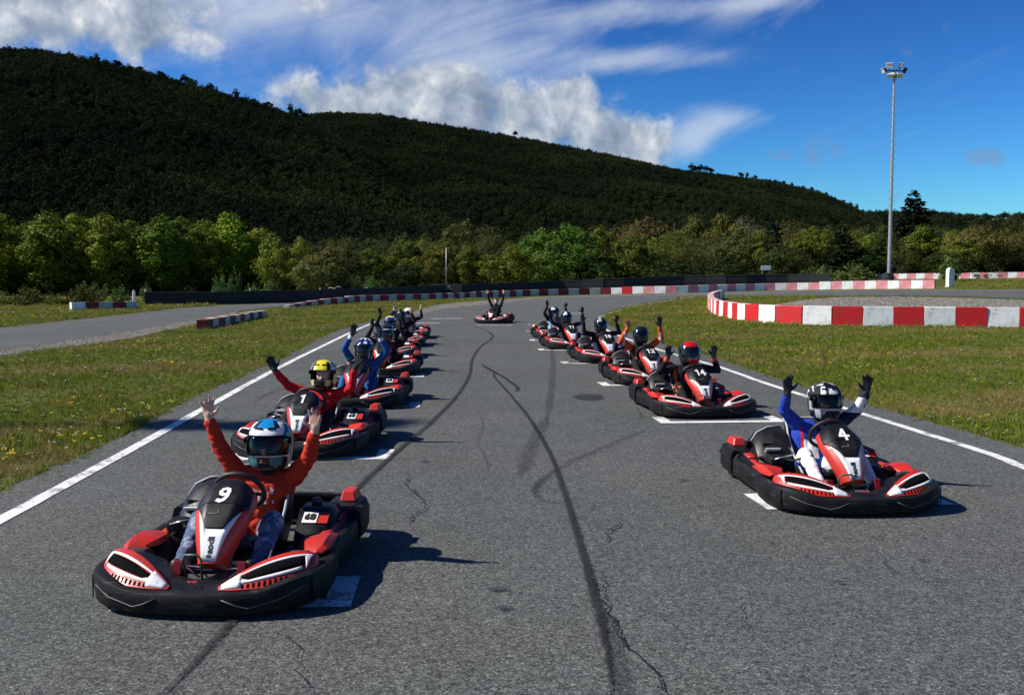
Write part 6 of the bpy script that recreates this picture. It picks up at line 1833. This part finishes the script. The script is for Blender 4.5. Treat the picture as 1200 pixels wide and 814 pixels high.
person('14', dict(R=A_(.30, -.08, .73, d=(0, .1, 1), spread=.9, pole=(1, .1, -.6)), L=A_(-.36, -.08, .73, d=(-.1, .1, 1), spread=1.2, pole=(-1, .1, -.6)), seed=11, dz=.02, hx=-.07,
     mats=dict(leg=BLACKC, torso=BLACKC, sleeve=BLACKC, hand=GLOVE, cuff=ORNG), over=[(ORNG, inbox(.13, .17, .2, .55, -.35, ['black_cloth'])), (ORNG, lambda x, y, z, m_: (x > .2) & (z < .36) & (z > .2) & (y > .1) & (y < .28) & np.isin(m_, ['black_cloth']) & (np.sin(z * 60 + y * 40) > 0))]),
     'person in black suit with orange cuffs, glossy black helmet with red front, kart 14', .010, h_redfront, VISB_MESH, (.18, 0, .05), 1.1)
person('12', dict(R=A_(.28, -.12, .93, d=(.02, .1, 1), spread=1.2, pole=(1, .1, -.4)), L=A_(-.31, -.12, .97, d=(0, .1, 1), spread=.8, pole=(-1, .1, -.4)), seed=12, dz=.05,
     mats=dict(leg=BLACKC, torso=BLACKC, sleeve=ORNG, hand=GLOVE, hand_r=OGLOVE), over=[(WHITEC, lambda x, y, z, m_: np.isin(m_, ['orange_sleeve']) & (np.abs(np.abs(x) - .335) < .012) & (z < .86)), (ORNG, inbox(.08, .12, .2, .55, -.3, ['black_cloth']))]),
     'person with orange sleeves stretched straight up, plain black helmet, kart 12', .011, h_plain(BLK), VISB_MESH, (.1, 0, 0), 1.06)
person('18', dict(R=A_(.43, -.12, .86, d=(.2, .1, .9), pole=(.3, .1, -1)), L=A_(-.33, -.12, .83, d=(-.1, .1, 1)), seed=13, dz=.03, mats=dict(leg=NAVY, torso=BLACKC, sleeve=BLACKC, hand=GLOVE)),
     'person in black with black helmet and gloves in kart 18', .014, h_plain(BLK, SLV), VISB_MESH, (.05, 0, .1))  # the silver patch paints a highlight on the black helmet
person('11', dict(R=A_(.50, -.05, .87, d=(.05, .1, 1), pole=(.3, .1, -1)), L=A_(-.40, -.1, .90, d=(-.02, .1, 1), curl=.9, spread=.4, pole=(-.4, .1, -1)), seed=14, dz=.03, s=1.05, mats=dict(leg=BLACKC, torso=BLACKC, sleeve=NAVY, hand=GLOVE)),
     'person in navy sleeves with arms flung wide, black helmet, kart 11', .015, h_plain(BLK, WHT), VISB_MESH, (.02, 0, .1))
person('rear', dict(R=A_(.25, -.12, .98, d=(.1, .1, 1)), L=A_(-.32, -.12, .92, d=(-.2, .1, .9), spread=1.3), seed=15, dz=.04, mats=dict(leg=PALEB, torso=PALEB, sleeve=BLACKC, hand=GLOVE), over=[(BLACKC, inbox(-.4, -.01, .2, .7, -.9, ['pale_blue_cloth']))]),
     'person with pale blue front and black sleeves, black and white helmet, hindmost by the bend', .016, h_silverside, VISB_MESH, (0, 0, .15))
person('lone', dict(R=A_(.36, -.16, 1.20, d=(-.05, .1, 1)), L=A_(-.36, -.16, 1.22, d=(.05, .1, 1)), seed=16, dz=.13, s=1.12, bare=True, mats=dict(leg=BLACKC, torso=BLACKC, sleeve=BLACKC, hand=SKIN)),
     'bareheaded dark-haired person in black jacket with both arms up in the lone kart', .016, None, None)
